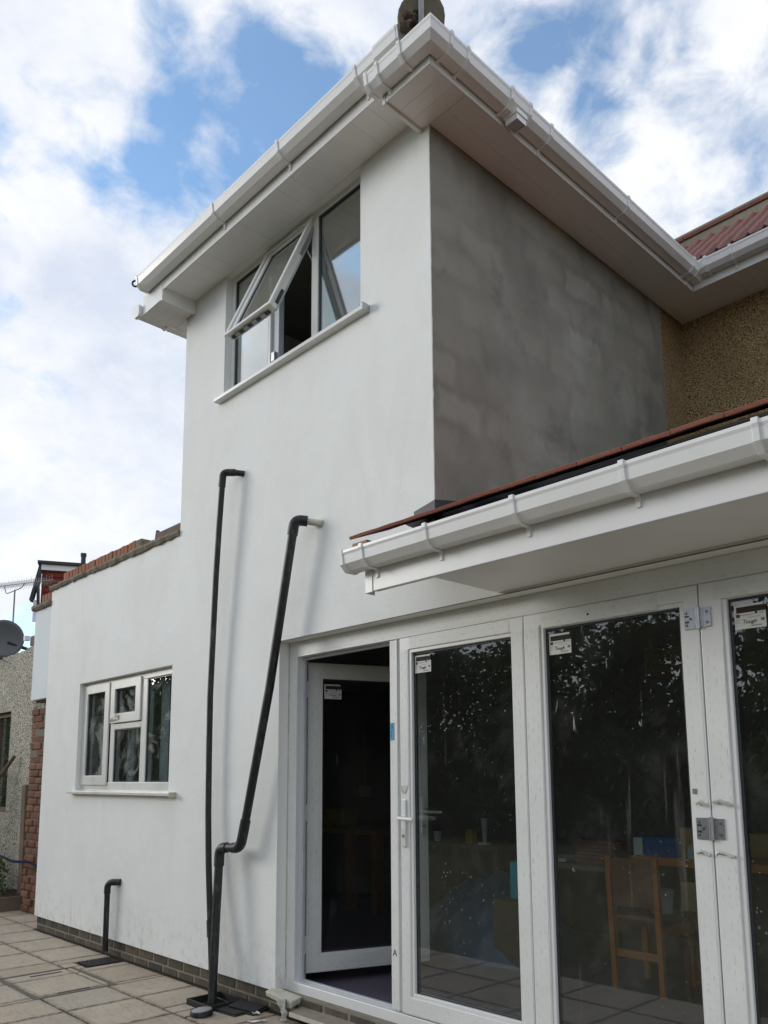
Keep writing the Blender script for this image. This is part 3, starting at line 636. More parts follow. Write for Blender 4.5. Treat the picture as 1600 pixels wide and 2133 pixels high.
def lever(parent, x, z, y, film_=False, sgn=1):
    m_ = MB(); m_.box(x-.015, x+.015, y-.010, y, z-.155, z+.10, 'upvc_clean'); m_.build('handle_plate', parent, bevel=0.006)
    MB().tube(bend([(x, y-.008, z), (x, y-.056, z), (x+sgn*.115, y-.056, z-.004)], .018), [.011]*2+[.0105]*6+[.0095], 'upvc_clean', 10).build('handle_lever', parent, smooth=True)
    MB().tube([(x, y-.0095, z-.095), (x, y-.016, z-.095)], .0085, 'steel', 12).build('lock_cylinder', parent, smooth=True)
    MB().box(x-.012, x+.013, y-.0125, y-.0101, z-.15, z-.055, 'paper').build('lock_tape', parent)
def leaf(x0, x1, z0, z1, y0, glz, wl, wr, wb, wt, parent=house, loc=None, rot=None):
    m_ = MB(); m_.ring(x0, x1, z0, z1, wl-.02, wr-.02, wb-.02, wt-.02, y0, y0+.065, 'upvc')
    m_.ring(x0+wl-.0205, x1-wr+.0205, z0+wb-.0205, z1-wt+.0205, .02, .02, .02, .02, y0+.006, y0+.045, 'upvc')
    m_.ring(x0+wl-.0008, x1-wr+.0008, z0+wb-.0008, z1-wt+.0008, .012, .012, .012, .012, y0+.022, y0+.044, 'gasket')
    o = m_.build('door_leaf', parent, loc=loc, rot=rot, bevel=0.003)
    MB().box(x0+wl, x1-wr, y0+.024, y0+.030, z0+wb, z1-wt, glz).build('pane', o)
    return o
LZ0, LZ1 = .190, 2.200
l2 = leaf(2.392, 3.2535, LZ0, LZ1, dy-.004, 'glass_a', .090, .081, .110, .090)
l3 = leaf(3.2575, 4.136, LZ0, LZ1, dy-.004, 'glass_b', .113, .083, .110, .080)
l4 = leaf(4.141, 5.02, LZ0, LZ1, dy-.004, 'glass_a', .111, .090, .110, .080)
fy_ = dy-.0052
def strip(lf, x0, x1, z0, z1, k='film_v'):
    return Bx('film_strip', (x0, x1, fy_, fy_+.0009, z0, z1), k, lf)
def curl(lf, x0, x1, z, up=False):
    m_ = MB(); n = 9; vs = []
    for k in range(n+1):
        q = k/n; xx = x0+(x1-x0)*q; dz = .006*math.sin(q*5)+rnd.uniform(-.003, .003)
        for (yy, zo) in ((0, .012), (-.004, .0), (-.010, -.003), (-.013, .006)): vs.append((xx, fy_+yy, z+dz+(zo if not up else -zo)))
    fs = [(4*k+s_, 4*k+s_+1, 4*k+s_+5, 4*k+s_+4) for k in range(n) for s_ in range(3)]
    o = m_.poly(vs, fs, 'scrap').build('film_curl', lf, smooth=True)
strip(l2, 2.398, 2.455, 1.38, 2.13); strip(l2, 2.398, 2.455, .29, 1.0); strip(l2, 3.18, 3.248, .29, 2.13); strip(l2, 2.47, 3.17, 2.133, 2.195, 'film_h'); strip(l2, 2.40, 3.24, .197, .275, 'film_h')
m_ = MB(); m_.poly([(2.398, fy_, 1.38), (2.455, fy_, 1.38), (2.43, fy_-.004, 1.335), (2.41, fy_-.009, 1.345)], [(0, 1, 2, 3)], 'scrap').build('film_curl', l2)
strip(l3, 3.264, 3.345, .29, 2.13); strip(l3, 3.36, 3.96, 2.125, 2.195, 'film_h'); strip(l3, 4.062, 4.128, 1.315, 1.93); strip(l3, 4.062, 4.128, .29, 1.13)
strip(l4, 4.148, 4.228, 1.315, 1.93); strip(l4, 4.148, 4.228, .29, 1.13); strip(l4, 4.20, 5.0, 2.125, 2.195, 'film_h')
curl(l3, 4.085, 4.128, 1.31); curl(l4, 4.15, 4.228, 1.315); curl(l3, 4.07, 4.128, 1.125, True); curl(l4, 4.15, 4.225, 1.125, True)
for lf, x, z in ((l2, 2.492, 2.092), (l3, 3.388, 2.092), (l4, 4.272, 2.092)): sticker(lf, x, z, y=dy+.0195)
MB().tube([(3.62, fy_+.001, 2.155), (3.62, fy_-.001, 2.155)], .006, 'ink', 10).build('screw_hole', l3)
MB().box(4.068, 4.085, fy_-.003, fy_, 1.352, 1.372, 'mortar_pale').build('glue_blob', l3)
lever(l2, 2.425, 1.205, dy-.005)
def hinge(x, z):
    m_ = MB(); y = dy-.0045; h_ = .042
    m_.box(x-.062, x-.008, y-.005, y, z-h_, z+h_, 'steel'); m_.box(x+.008, x+.050, y-.005, y, z-h_*.95, z+h_*.95, 'steel')
    m_.tube([(x, y-.008, z-h_-.003), (x, y-.008, z+h_+.003)], .0095, 'steel', 12)
    m_.box(x-.02, x+.02, y-.007, y-.002, z-h_*.8, z+h_*.8, 'steel')
    for ax, az in ((-.052, .025), (-.052, -.025), (-.034, .0), (.035, .022), (.035, -.022)):
        m_.tube([(x+ax, y-.005, z+az), (x+ax, y-.0075, z+az)], .0055, 'gasket', 8); m_.tube([(x+ax, y-.0074, z+az), (x+ax, y-.008, z+az)], .003, 'steel', 8)
    for az in (.012, -.012): m_.box(x-.058, x-.04, y-.0056, y-.0049, z+az-.004, z+az+.004, 'gasket')
    return m_.build('hinge', l3, bevel=0.0012)
hinge(4.1385, 2.06); hinge(4.1385, 1.217)
MB().box(4.1345, 4.1425, dy+.01, dy+.05, LZ0, LZ1, 'gasket').build('seam_gasket', df)
MB().box(3.2525, 3.2585, dy+.01, dy+.05, LZ0, LZ1, 'gasket').build('seam_gasket', df)
# the open leaf, swung inward
ol = leaf(0, .872, .205, 2.185, 0, 'glass_open', .105, .105, .115, .105, loc=(1.398, .205, 0), rot=(0, 0, R(69.8)))
for (a, b, c, d_, k) in ((.008, .075, .31, 2.10, 'film_v'), (.79, .865, 1.45, 2.10, 'film_v'), (.79, .865, .31, 1.02, 'film_v'), (.10, .77, .212, .30, 'film_h'), (.10, .77, 2.10, 2.178, 'film_h')):
    Bx('film_strip', (a, b, -.0012, -.0003, c, d_), k, ol)
sticker(ol, .12, 2.045, y=.0215)
lever(ol, .83, 1.19, -.0015)
m_ = MB(); vs = []
for k in range(9):
    for s_ in range(6):
        a = s_*math.pi*2/6; q = k/8; rr = .03*math.sin(math.pi*(.15+.8*q)); vs.append((.80+.13*q, -.06+rr*math.cos(a)*.6+.004*math.sin(k*3), 1.195+rr*math.sin(a)))
m_.poly(vs, [(6*k+s_, 6*k+(s_+1) % 6, 6*k+6+(s_+1) % 6, 6*k+6+s_) for k in range(8) for s_ in range(6)], 'glass').build('handle_bag', ol, smooth=True)
for z in (2.0, 1.2, .38):
    m_ = MB(); m_.box(-.028, -.002, .0, .05, z-.05, z+.05, 'upvc_clean'); m_.tube([(-.012, -.006, z-.055), (-.012, -.006, z+.055)], .010, 'upvc_clean', 10); m_.box(-.022, -.004, -.006, -.001, z-.012, z+.012, 'gasket')
    m_.build('butt_hinge', ol, bevel=0.0015)

# soffits, fascias ------------------------------------------------------------
YO, XO, XLO = -.298, 3.04, -.195
def planks(name, parent, x0, x1, y0, y1, z, pitch, along, mat='soffit', th=.009):
    sf = MB().box(x0, x1, y0, y1, z+th+.001, z+th+.006, 'felt').build(name, parent)
    a0, a1 = (x0, x1) if along == 'y' else (y0, y1)
    n = max(1, round((a1-a0)/pitch)); p = (a1-a0)/n; proto = None
    for k in range(n):
        c_ = a0+p*(k+.5)
        loc = (c_, (y0+y1)/2, z) if along == 'y' else ((x0+x1)/2, c_, z)
        if proto is None:
            hx, hy = (p/2-.0004, (y1-y0)/2) if along == 'y' else ((x1-x0)/2, p/2-.0004)
            proto = MB().box(-hx, hx, -hy, hy, 0, th, mat).build('plank', sf, loc=loc, bevel=0.0014)
        else: inst(proto, (loc[0], loc[1], z+rnd.uniform(0, .0012)), parent=sf)
    return sf
planks('front_soffit', house, .140, 2.668, YO+.012, -.001, ZS1, .15, 'y')
Bx('window_head', (UW[0]+.001, UW[1]-.001, 0, .12, ZS1, ZS1+.02), 'soffit', house)
planks('side_soffit', house, XC+.004, XO-.012, .006, 3.072, ZS2, .14, 'y')
planks('corner_soffit', house, 2.700, XO-.012, YO+.012, .004, ZS2, .10, 'x')
planks('left_soffit', house, XLO+.012, -.002, -.001, 3.0, ZS2, .095, 'y'); planks('left_corner_soffit', house, XLO+.012, .118, YO+.012, -.003, ZS2, .10, 'x')
planks('main_soffit', house, XO-.011, 8.0, 2.707, 3.086, ZS2, .10, 'y')
planks('inner_corner_soffit', house, XC+.001, XO-.0125, 3.0725, 3.09, ZS2, .2, 'x')
F = lambda n_, d_: Bx(n_, d_, 'upvc_clean', house, 0.003)
F('front_fascia', (.118, 2.70, YO, YO+.010, ZS1-.024, 5.40)); F('corner_fascia', (2.702, XO, YO-.002, YO+.009, ZS2-.008, 5.34)); F('left_corner_fascia', (XLO, .116, YO-.002, YO+.009, ZS2-.008, 5.34))
F('side_fascia', (XO-.010, XO+.002, YO+.010, 2.695, ZS2-.008, 5.34)); F('left_fascia', (XLO-.002, XLO+.010, YO+.010, 3.0, ZS2-.008, 5.34)); F('main_fascia', (XO+.0025, 8.0, 2.693, 2.705, ZS2-.008, 5.36))
F('box_end_board', (2.676, 2.699, YO-.004, -.0015, ZS2-.018, ZS1+.10)); F('left_box_end_board', (.119, .141, YO-.004, -.0015, ZS2-.022, ZS1+.10))

# gutters -----------------------------------------------------------------------
GP = [(0, .080), (0, .012), (.010, 0), (.070, 0), (.101, .030), (.107, .072), (.112, .084), (.112, .096), (.109, .098), (.104, .096), (.102, .074), (.095, .034), (.068, .005), (.012, .005), (.004, .014), (.004, .080)]
def ring_prof(o, tail=.018):  # strap round the outside of the gutter
    return [(-.001, .098), (-.001, -.004-tail), (.006, -.004-tail), (.012, -.002-o), (.071+o*.6, -.001-o), (.102+o, .029), (.108+o, .071), (.113+o, .084), (.112+o, .104), (.100, .104), (.100, .0985), (.1125, .0985), (.1125, .084), (.1075, .072), (.1015, .030), (.070, -.0005), (.004, -.0005), (.003, .098)]
def gutter(name, p0, p1, outv, brackets=(), unions=(), ends=(), parent=house, mat='upvc_clean'):
    p0, p1, outv = Vector(p0), Vector(p1), Vector(outv); up = Vector((0, 0, 1)); d_ = (p1-p0).normalized(); Ln = (p1-p0).length
    g_ = MB().prism(GP, p0, p1, outv, up, mat).build(name, parent)
    for s_ in brackets:
        MB().prism(ring_prof(.006, .022), p0+d_*(s_-.011), p0+d_*(s_+.011), outv, up, mat).build('bracket', g_, bevel=0.0015)
        MB().prism([(0, 0), (0, .035), (.006, .035), (.006, 0)], p0+d_*(s_-.008)-up*.045, p0+d_*(s_+.008)-up*.045, outv, up, mat).build('bracket_tab', g_)
    for s_, w_ in unions:
        MB().prism(ring_prof(.008, 0), p0+d_*(s_-w_/2), p0+d_*(s_+w_/2), outv, up, mat).build('union', g_, bevel=0.0015)
        for e in (-1, 1): MB().prism(ring_prof(.012, 0), p0+d_*(s_+e*w_/2-.006), p0+d_*(s_+e*w_/2+.006), outv, up, mat).build('union_clip', g_, bevel=0.0015)
    cap = [(-.004, .088), (-.004, .010), (.008, -.006), (.074, -.006), (.107, .027), (.113, .070), (.118, .102), (.05, .105)]
    for s_ in ends:
        c0 = p0+d_*(s_*Ln) if s_ in (0, 1) else p0+d_*s_
        e = -1 if s_ == 0 else 1
        MB().prism(cap, c0-d_*e*.022, c0+d_*e*.004, outv, up, mat).build('stop_end', g_, bevel=0.003)
    return g_
GZ = 5.214
# mitred outer corner, built as a swept profile
def mitre(name, corner, u1, u2, l1, l2, prof, parent, mat='upvc_clean'):
    # runs along u1 side (length l1) then u2 side; outward dirs are -u2 / -u1 style, given by corner geometry
    c = Vector(corner); u1, u2 = Vector(u1), Vector(u2); up = Vector((0, 0, 1)); n = len(prof)
    A_ = [c+u1*(-l1)+(-u2)*a+up*b for a, b in prof]           # start section (on run 1)
    B_ = [c+u1*a*1+(-u2)*a+up*b for a, b in prof]             # mitre section
    C_ = [c+u2*l2+u1*a+up*b for a, b in prof]
    vs = A_+B_+C_; fs = []
    for s_ in (0, n):
        for i in range(n): fs.append((s_+i, s_+(i+1) % n, s_+n+(i+1) % n, s_+n+i))
    return MB().poly(vs, fs, mat).build(name, parent)
CX, CY = XO+.003, YO-.003
sg = gutter('side_gutter', (CX, CY+.16, GZ), (CX, 2.56, GZ), (1, 0, 0), brackets=(.655-CY-.16, 1.545-CY-.16), ends=())
mc = mitre('gutter_corner', (CX, CY, GZ), (1, 0, 0), (0, 1, 0), .40, .16, GP, house)
cap = [(-.004, .088), (-.004, .010), (.008, -.006), (.074, -.006), (.107, .027), (.113, .070), (.118, .102), (.05, .105)]
MB().prism(cap, (CX-.404, CY, GZ), (CX-.378, CY, GZ), (0, -1, 0), (0, 0, 1), 'upvc_clean').build('stop_end', mc, bevel=.003)
for xx, tl in ((CX-.30, .022), (CX-.125, 0)): MB().prism(ring_prof(.006, tl), (xx-.011, CY, GZ), (xx+.011, CY, GZ), (0, -1, 0), (0, 0, 1), 'upvc_clean').build('bracket', mc, bevel=.0015)
for yy in (CY+.055, CY+.19): MB().prism(ring_prof(.007, .012), (CX, yy-.010, GZ), (CX, yy+.010, GZ), (1, 0, 0), (0, 0, 1), 'upvc_clean').build('union_clip', sg, bevel=.0015)
# running outlet on the side gutter with a square spout
yo = .352
ot = MB().prism(ring_prof(.007, 0), (CX, yo-.09, GZ), (CX, yo+.09, GZ), (1, 0, 0), (0, 0, 1), 'upvc_clean').build('gutter_outlet', house, bevel=.002)
for e in (-1, 1): MB().prism(ring_prof(.013, .006), (CX, yo+e*.085-.011, GZ), (CX, yo+e*.085+.011, GZ), (1, 0, 0), (0, 0, 1), 'upvc_clean').build('union_clip', ot, bevel=.0015)
m_ = MB(); m_.ring(CX+.024, CX+.108, -yo-.044, -yo+.044, .006, .006, .006, .006, -.066, .0, 'upvc_clean')
o = m_.build('square_spout', ot, bevel=.002); o.rotation_euler = (R(90), 0, 0); o.location = (0, 0, GZ+.002)
o = MB().box(CX+.031, CX+.101, yo-.037, yo+.037, GZ-.056, GZ-.050, 'sash_grey').build('spout_bore', ot)
m_ = MB().ring(CX+.018, CX+.114, -yo-.050, -yo+.050, .010, .010, .010, .010, -.024, .004, 'upvc_clean').build('spout_collar', ot, bevel=.002); m_.rotation_euler = (R(90), 0, 0); m_.location = (0, 0, GZ-.003)
# inner corner to the main house eave
IY = 2.690
gutter('inner_corner_gutter', (CX, 2.56, GZ+.004), (CX, IY-.001, GZ+.004), (1, 0, 0), brackets=(.02,))
mg = gutter('main_gutter', (CX+.06, IY, GZ+.024), (8.0, IY, GZ+.024), (0, -1, 0), brackets=(.285, 1.1), unions=())
for xx in (CX+.155,): MB().prism(ring_prof(.007, .010), (xx-.012, IY, GZ+.024), (xx+.012, IY, GZ+.024), (0, -1, 0), (0, 0, 1), 'upvc_clean').build('union_clip', mg, bevel=.0015)
for yy in (2.50,): MB().prism(ring_prof(.007, .010), (CX, yy-.012, GZ), (CX, yy+.012, GZ), (1, 0, 0), (0, 0, 1), 'upvc_clean').build('union_clip', sg, bevel=.0015)
# upper front gutter, running over the lower corner
FZ = 5.325
fg = gutter('front_gutter', (-.10, YO-.003, FZ), (2.91, YO-.003, FZ), (0, -1, 0), brackets=(1.145, 1.915, 2.66), ends=(0, 1))
for px_ in (2.66, 2.80):
    MB().tube([(px_, CY-.055, FZ+.004), (px_, CY-.055, FZ-.045)], .034, 'upvc_clean', 20).build('outlet_spout', fg, smooth=True)
m_ = MB().prism(ring_prof(.008, 0), (2.72, CY, FZ), (2.90, CY, FZ), (0, -1, 0), (0, 0, 1), 'upvc_clean').build('outlet_sleeve', fg, bevel=.002)
lg = gutter('left_gutter', (XLO-.003, YO-.03, GZ-.040), (XLO-.003, 3.0, GZ-.040), (-1, 0, 0), brackets=(.26,), ends=(0,))
# canopy over the doors: fascia, soffit, gutter, lean-to tiles ----------------------
CYF = -.486
can = MB().box(2.735, 7.2, CYF, CYF+.018, 2.32, 2.515, 'upvc_clean').build('canopy_fascia', house, bevel=.003)
Bx('fascia_corner_cap', (2.731, 2.784, CYF-.004, CYF-.0005, 2.316, 2.50), 'upvc_clean', can, .002)
MB().box(2.731, 2.7345, CYF-.004, CYF+.06, 2.316, 2.50, 'upvc_clean').build('fascia_return', can, bevel=.002)
Bx('canopy_soffit', (3.165, 7.2, CYF+.019, -.0005, 2.3215, 2.340), 'soffit', house, .003)
Bx('soffit_edge_batten', (3.161, 3.185, CYF+.019, -.001, 2.341, 2.50), 'felt', house)
Bx('fascia_foot', (2.79, 3.16, CYF+.0185, CYF+.03, 2.3205, 2.34), 'upvc_clean', can, .002)
cg = gutter('canopy_gutter', (2.665, CYF-.001, 2.426), (7.2, CYF-.001, 2.426), (0, -1, 0), brackets=(.155, .575, 1.055, 1.54, 2.005), ends=(0,))
SL = .455; RA = math.atan(SL)
lr = MB().poly([(2.70, -.50, 2.555), (7.2, -.50, 2.555), (7.2, 3.08, 2.555+SL*3.58), (2.70, 3.08, 2.555+SL*3.58)], [(0, 1, 2, 3)], 'felt')
lr.poly([(2.72, CYF+.02, 2.516), (7.2, CYF+.02, 2.516), (7.2, CYF+.02, 2.56), (2.72, CYF+.02, 2.56)], [(0, 1, 2, 3)], 'felt')
lean = lr.build('lean_to_roof', house)
tp = MB(); n = 8; vs = []
TW, TL_, TT = .187, .29, .015
for k in range(n+1):
    xx = -TW/2+.001+(TW-.002)*k/n; zc = .0015*(1-((k/n-.5)*2)**2)
    vs += [(xx, 0, zc-.0), (xx, 0, zc+TT), (xx, TL_, zc+TT), (xx, TL_, zc)]
fs = []
for k in range(n):
    for e in range(4): fs.append((4*k+e, 4*k+(e+1) % 4, 4*k+4+(e+1) % 4, 4*k+4+e))
fs += [(0, 1, 2, 3), tuple(4*n+e for e in (3, 2, 1, 0))]
tproto = tp.poly(vs, fs, 'tile_red').build('tile', lean, loc=(2.69+TW/2, -.555, 2.583), rot=(RA-.045, 0, 0), bevel=.002)
for r_ in range(9):
    for k in range(20):
        if r_ == 0 and k == 0: continue
        xx = 2.69+TW*(k+.5)+(TW/2 if r_ % 2 else 0); y_ = -.555+r_*.19*math.cos(RA)
        if r_ > 2 and xx < XC+.12: continue
        o = inst(tproto, (xx+rnd.uniform(-.001, .001), y_+rnd.uniform(-.002, .002), 2.583+(y_+.555)*SL-.004*min(r_, 1)+rnd.uniform(-.0015, .0015)), (RA-.045, rnd.uniform(-.008, .008), 0))
Bx('verge_batten', (2.692, 2.80, -.54, -.47, 2.545, 2.566), 'timber', lean, .003); Bx('verge_batten', (2.694, 2.75, -.535, -.44, 2.522, 2.544), 'timber', lean, .003)
Bx('verge_undercloak', (2.70, 2.72, -.46, -.02, 2.54, 2.58), 'mortar', lean)
m_ = MB(); m_.poly([(2.60, -.004, 2.78), (2.60, -.004, 2.875), (2.76, -.006, 2.905), (2.76, -.006, 2.80), (2.60, -.10, 2.79), (2.76, -.12, 2.80)], [(0, 1, 2, 3), (0, 3, 5, 4)], 'lead')
m_.box(XC+.003, XC+.012, -.002, 2.7, 2.70, 2.80, 'lead'); vs = [(XC+.004, -.004, 2.79), (XC+.004, 2.70, 2.77+SL*2.7), (XC+.004, 2.70, 2.83+SL*2.7), (XC+.004, .22, 2.95), (XC+.004, -.004, 2.908)]
m_.poly(vs, [(0, 1, 2, 3, 4)], 'lead'); o = m_.build('lead_flashing', lean); so = o.modifiers.new('thick', 'SOLIDIFY'); so.thickness = .003
# tower roof: simple tiled hip with half-round hip tiles
ze = 5.300; pit = math.tan(R(36))
rx0, rx1, ry0 = XLO+.015, XO-.015, YO+.015; hw = (rx1-rx0)/2
apx, apy, apz = (rx0+rx1)/2, ry0+hw, ze+hw*pit
m_ = MB(); vs = [(rx0, ry0, ze), (rx1, ry0, ze), (rx1, 5.0, ze), (rx0, 5.0, ze), (apx, apy, apz), (apx, 5.0, apz)]
m_.poly(vs, [(0, 1, 4), (1, 2, 5, 4), (0, 4, 5, 3)], 'rooftile');
tr_ = m_.build('tower_roof', house)
def hips(c0, apex, label):
    c0, apex = Vector(c0), Vector(apex); d_ = (apex-c0).normalized(); L_ = (apex-c0).length
    side = Vector((0, 0, 1)).cross(d_).normalized(); up = d_.cross(side)
    pr_ = [(math.cos(a)*.125, math.sin(a)*.115-.02) for a in [math.pi*i/10 for i in range(11)]]
    pr_ += [(x*.86, (y+.02)*.86-.02) for x, y in reversed(pr_)]
    n = 0; s_ = -.06
    while s_ < L_-.2:
        p = c0+d_*s_+up*.01*(n % 2); MB().prism(pr_, p, p+d_*.32, side, up, 'rooftile').build('hip_tile', tr_, smooth=True); s_ += .315; n += 1
    pm = [(math.cos(a)*.122, math.sin(a)*.112-.02) for a in [math.pi*i/14 for i in range(15)]]+[(-.118, -.05), (.118, -.05)]
    MB().prism(pm, c0-d_*.07, c0+d_*.1, side, up, 'mortar').build('mortar_plug', tr_, bevel=.006)
    dm = MB()
    for k in range(14):
        a = c0-d_*.072+side*rnd.uniform(.0, .085)+up*rnd.uniform(-.06, -.005); r2 = rnd.uniform(.012, .024)
        dm.tube([a+d_*.02, a, a-d_*r2*.6], [r2, r2, r2*.3], rnd.choice(['rooftile', 'felt', 'mortar']), 6)
    o = dm.build('nest_debris', tr_); o['kind'] = 'stuff'
    q = c0-d_*.085
    return q, d_, up, side
q, d_, up, side = hips((XO-.012, YO-.05, 5.425), (apx, apy, apz+.03), '')
MB().prism([(-.014, -.1), (.014, -.1), (.014, .23), (-.014, .23)], q-d_*.012, q-d_*.006, side, up, 'steel').build('hip_iron', tr_, bevel=.002)
q, d_, up, side = hips((XLO+.13, YO+.03, 5.43), (apx, apy, apz+.03), '')
pts = []
for k in range(16):
    a = -math.pi/2+k*math.pi*1.75/15; rr = .030-.0008*k
    pts.append(q-d_*(.06+rr*math.cos(a)*1.0)+up*(.055+rr*math.sin(a)))
MB().tube([q+d_*.05-up*.02, q-d_*.02+up*.005]+pts, .008, 'black_iron', 8).build('hip_iron', tr_, smooth=True)
# main roof with double-roman tiles, ridge on pale mortar
mz0, my0, mang = 5.345, 2.60, R(41)
rf = MB().poly([(2.2, my0+.03, mz0-.02), (8.2, my0+.03, mz0-.02), (8.2, 3.55, mz0-.02+.92*math.tan(mang)), (2.2, 3.55, mz0-.02+.92*math.tan(mang)), (8.2, 6.0, 5.0), (2.2, 6.0, 5.0)], [(0, 1, 2, 3), (3, 2, 4, 5)], 'felt').build('main_roof', house)
PT = .118; prof = []
for k in range(13):
    u_ = k/12; h_ = .017*max(0, math.sin((u_-.70)/.30*math.pi))**.8 if u_ > .70 else -.003*math.sin(u_/.70*math.pi)
    prof.append((u_*PT, h_))
vs = []; fs = []; m_ = MB()
for (yy, zo) in ((0, 0), (0, .013), (.33, .013)):
    vs += [(a-PT/2, yy, b+zo) for a, b in prof]
nn = len(prof)
m_.v = vs
for s_ in range(2):
    for k in range(nn-1):
        m_.f.append([s_*nn+k, s_*nn+k+1, (s_+1)*nn+k+1, (s_+1)*nn+k]); m_.m.append(m_.mi('pantile' if k < 8 else 'pantile_roll'))
pt = m_.build('tile', rf, loc=(2.42, my0, mz0), rot=(mang, 0, 0), smooth=True)
for r_ in range(5):
    for k in range(26):
        if r_ == 0 and k == 0: continue
        s_ = r_*.262
        if s_ > 1.0: continue
        inst(pt, (2.42+k*PT, my0+s_*math.cos(mang), mz0+s_*math.sin(mang)+.004*r_), (mang+.035, 0, 0))
ry, rz = 3.44, mz0+.84*math.tan(mang)
MB().box(2.2, 8.2, ry-.075, ry+.1, rz-.08, rz+.115, 'mortar_pale').build('ridge_bedding', rf, bevel=.01)
pr_ = [(math.cos(a)*.12, math.sin(a)*.10) for a in [math.pi*i/10 for i in range(11)]]+[(math.cos(a)*.105, math.sin(a)*.085) for a in [math.pi*(10-i)/10 for i in range(11)]]
rp = MB().prism(pr_, (0, 0, 0), (.44, 0, 0), (0, 1, 0), (0, 0, 1), 'rooftile').build('ridge_tile', rf, loc=(2.25, ry+.03, rz+.045), smooth=True)
for k in range(1, 13): inst(rp, (2.25+.448*k, ry+.03, rz+.045+rnd.uniform(-.003, .003)))

# ================================================================== inside the rooms
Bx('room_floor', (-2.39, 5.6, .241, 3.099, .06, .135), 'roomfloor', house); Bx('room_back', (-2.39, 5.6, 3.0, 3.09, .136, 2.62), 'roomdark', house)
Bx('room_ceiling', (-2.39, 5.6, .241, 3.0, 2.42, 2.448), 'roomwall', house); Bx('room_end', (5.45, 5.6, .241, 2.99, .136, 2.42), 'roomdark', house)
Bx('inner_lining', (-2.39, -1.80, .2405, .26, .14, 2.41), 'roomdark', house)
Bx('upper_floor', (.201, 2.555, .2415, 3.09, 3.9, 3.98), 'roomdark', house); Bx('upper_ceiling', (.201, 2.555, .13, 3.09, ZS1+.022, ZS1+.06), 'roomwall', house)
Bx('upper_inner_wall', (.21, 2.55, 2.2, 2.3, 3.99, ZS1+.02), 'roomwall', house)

# ================================================================== pipes on the wall
wp = thing('waste_pipe', 'thin black waste pipe bowing down the wall from the higher elbow', 'pipe', (.80, -.12, 0), 'black waste pipes on the white wall')
def rel(o, pts): return [Vector(p)-o.location for p in pts]
P1 = [(.771, -.10, 3.567), (.732, -.096, 3.2), (.698, -.09, 2.855), (.662, -.08, 2.4), (.638, -.075, 1.999), (.636, -.071, 1.6), (.646, -.07, 1.167), (.680, -.078, .85), (.726, -.09, .6), (.770, -.104, .42), (.818, -.12, .218), (.842, -.128, .10), (.855, -.133, -.01)]
MB().tube(rel(wp, P1), .0215, 'black_pipe', 14).build('pipe_run', wp, smooth=True)
MB().tube(rel(wp, bend([(.762, -.0995, 3.50), (.778, -.102, 3.603), (.85, -.045, 3.597)], .035)), .0262, 'black_pipe', 14).build('elbow', wp, smooth=True)
MB().tube(rel(wp, [(.84, -.055, 3.598), (.893, .002, 3.588)]), .0215, 'black_pipe', 14).build('inlet', wp, smooth=True)
MB().tube(rel(wp, [(.752, -.0985, .49), (.778, -.107, .385)]), .0262, 'black_pipe', 14).build('coupler', wp, smooth=True)
wb = thing('waste_pipe', 'thicker black waste pipe slanting down the wall with a dogleg, fed by a white stub', 'pipe', (.90, -.16, 0), 'black waste pipes on the white wall')
rB = .0285
MB().tube(rel(wb, [(1.644, -.115, 2.985), (1.392, -.10, 2.001), (1.115, -.09, 1.09)]), rB, 'black_pipe', 16).build('pipe_run', wb, smooth=True)
MB().tube(rel(wb, bend([(1.63, -.114, 2.94), (1.655, -.115, 3.035), (1.705, -.052, 3.027)], .045)), .034, 'black_pipe', 16).build('elbow', wb, smooth=True)
MB().tube(rel(wb, [(1.70, -.058, 3.027), (1.793, .003, 3.002)]), .0215, 'dirty_white', 14).build('white_stub', wb, smooth=True)
MB().tube(rel(wb, bend([(1.135, -.0905, 1.155), (1.078, -.09, .975), (1.0, -.095, .975)], .06)), .034, 'black_pipe', 16).build('elbow', wb, smooth=True)
MB().tube(rel(wb, [(1.02, -.094, .975), (.91, -.102, .972)]), rB, 'black_pipe', 16).build('link', wb, smooth=True)
MB().tube(rel(wb, bend([(.94, -.10, .973), (.862, -.108, .970), (.8655, -.113, .85)], .055)), .034, 'black_pipe', 16).build('elbow', wb, smooth=True)
MB().tube(rel(wb, [(.865, -.112, .89), (.885, -.14, .471), (.905, -.165, -.01)]), rB, 'black_pipe', 16).build('pipe_run', wb, smooth=True)
for f_ in (.28, .72): 
    pass
wc = thing('waste_pipe', 'short black bent pipe dropping to the plinth near the left end of the wall', 'pipe', (-.9, -.05, 0), 'black waste pipes on the white wall')
MB().tube(rel(wc, [(-.893, -.06, .50), (-.909, -.05, .045)]), .0225, 'black_pipe', 14).build('pipe_run', wc, smooth=True)
MB().tube(rel(wc, bend([(-.894, -.06, .50), (-.892, -.06, .588), (-.82, -.025, .592)], .05)), .0265, 'black_pipe', 14).build('elbow', wc, smooth=True)
MB().tube(rel(wc, [(-.83, -.03, .591), (-.78, .002, .594)]), .0265, 'black_pipe', 14).build('inlet', wc, smooth=True)
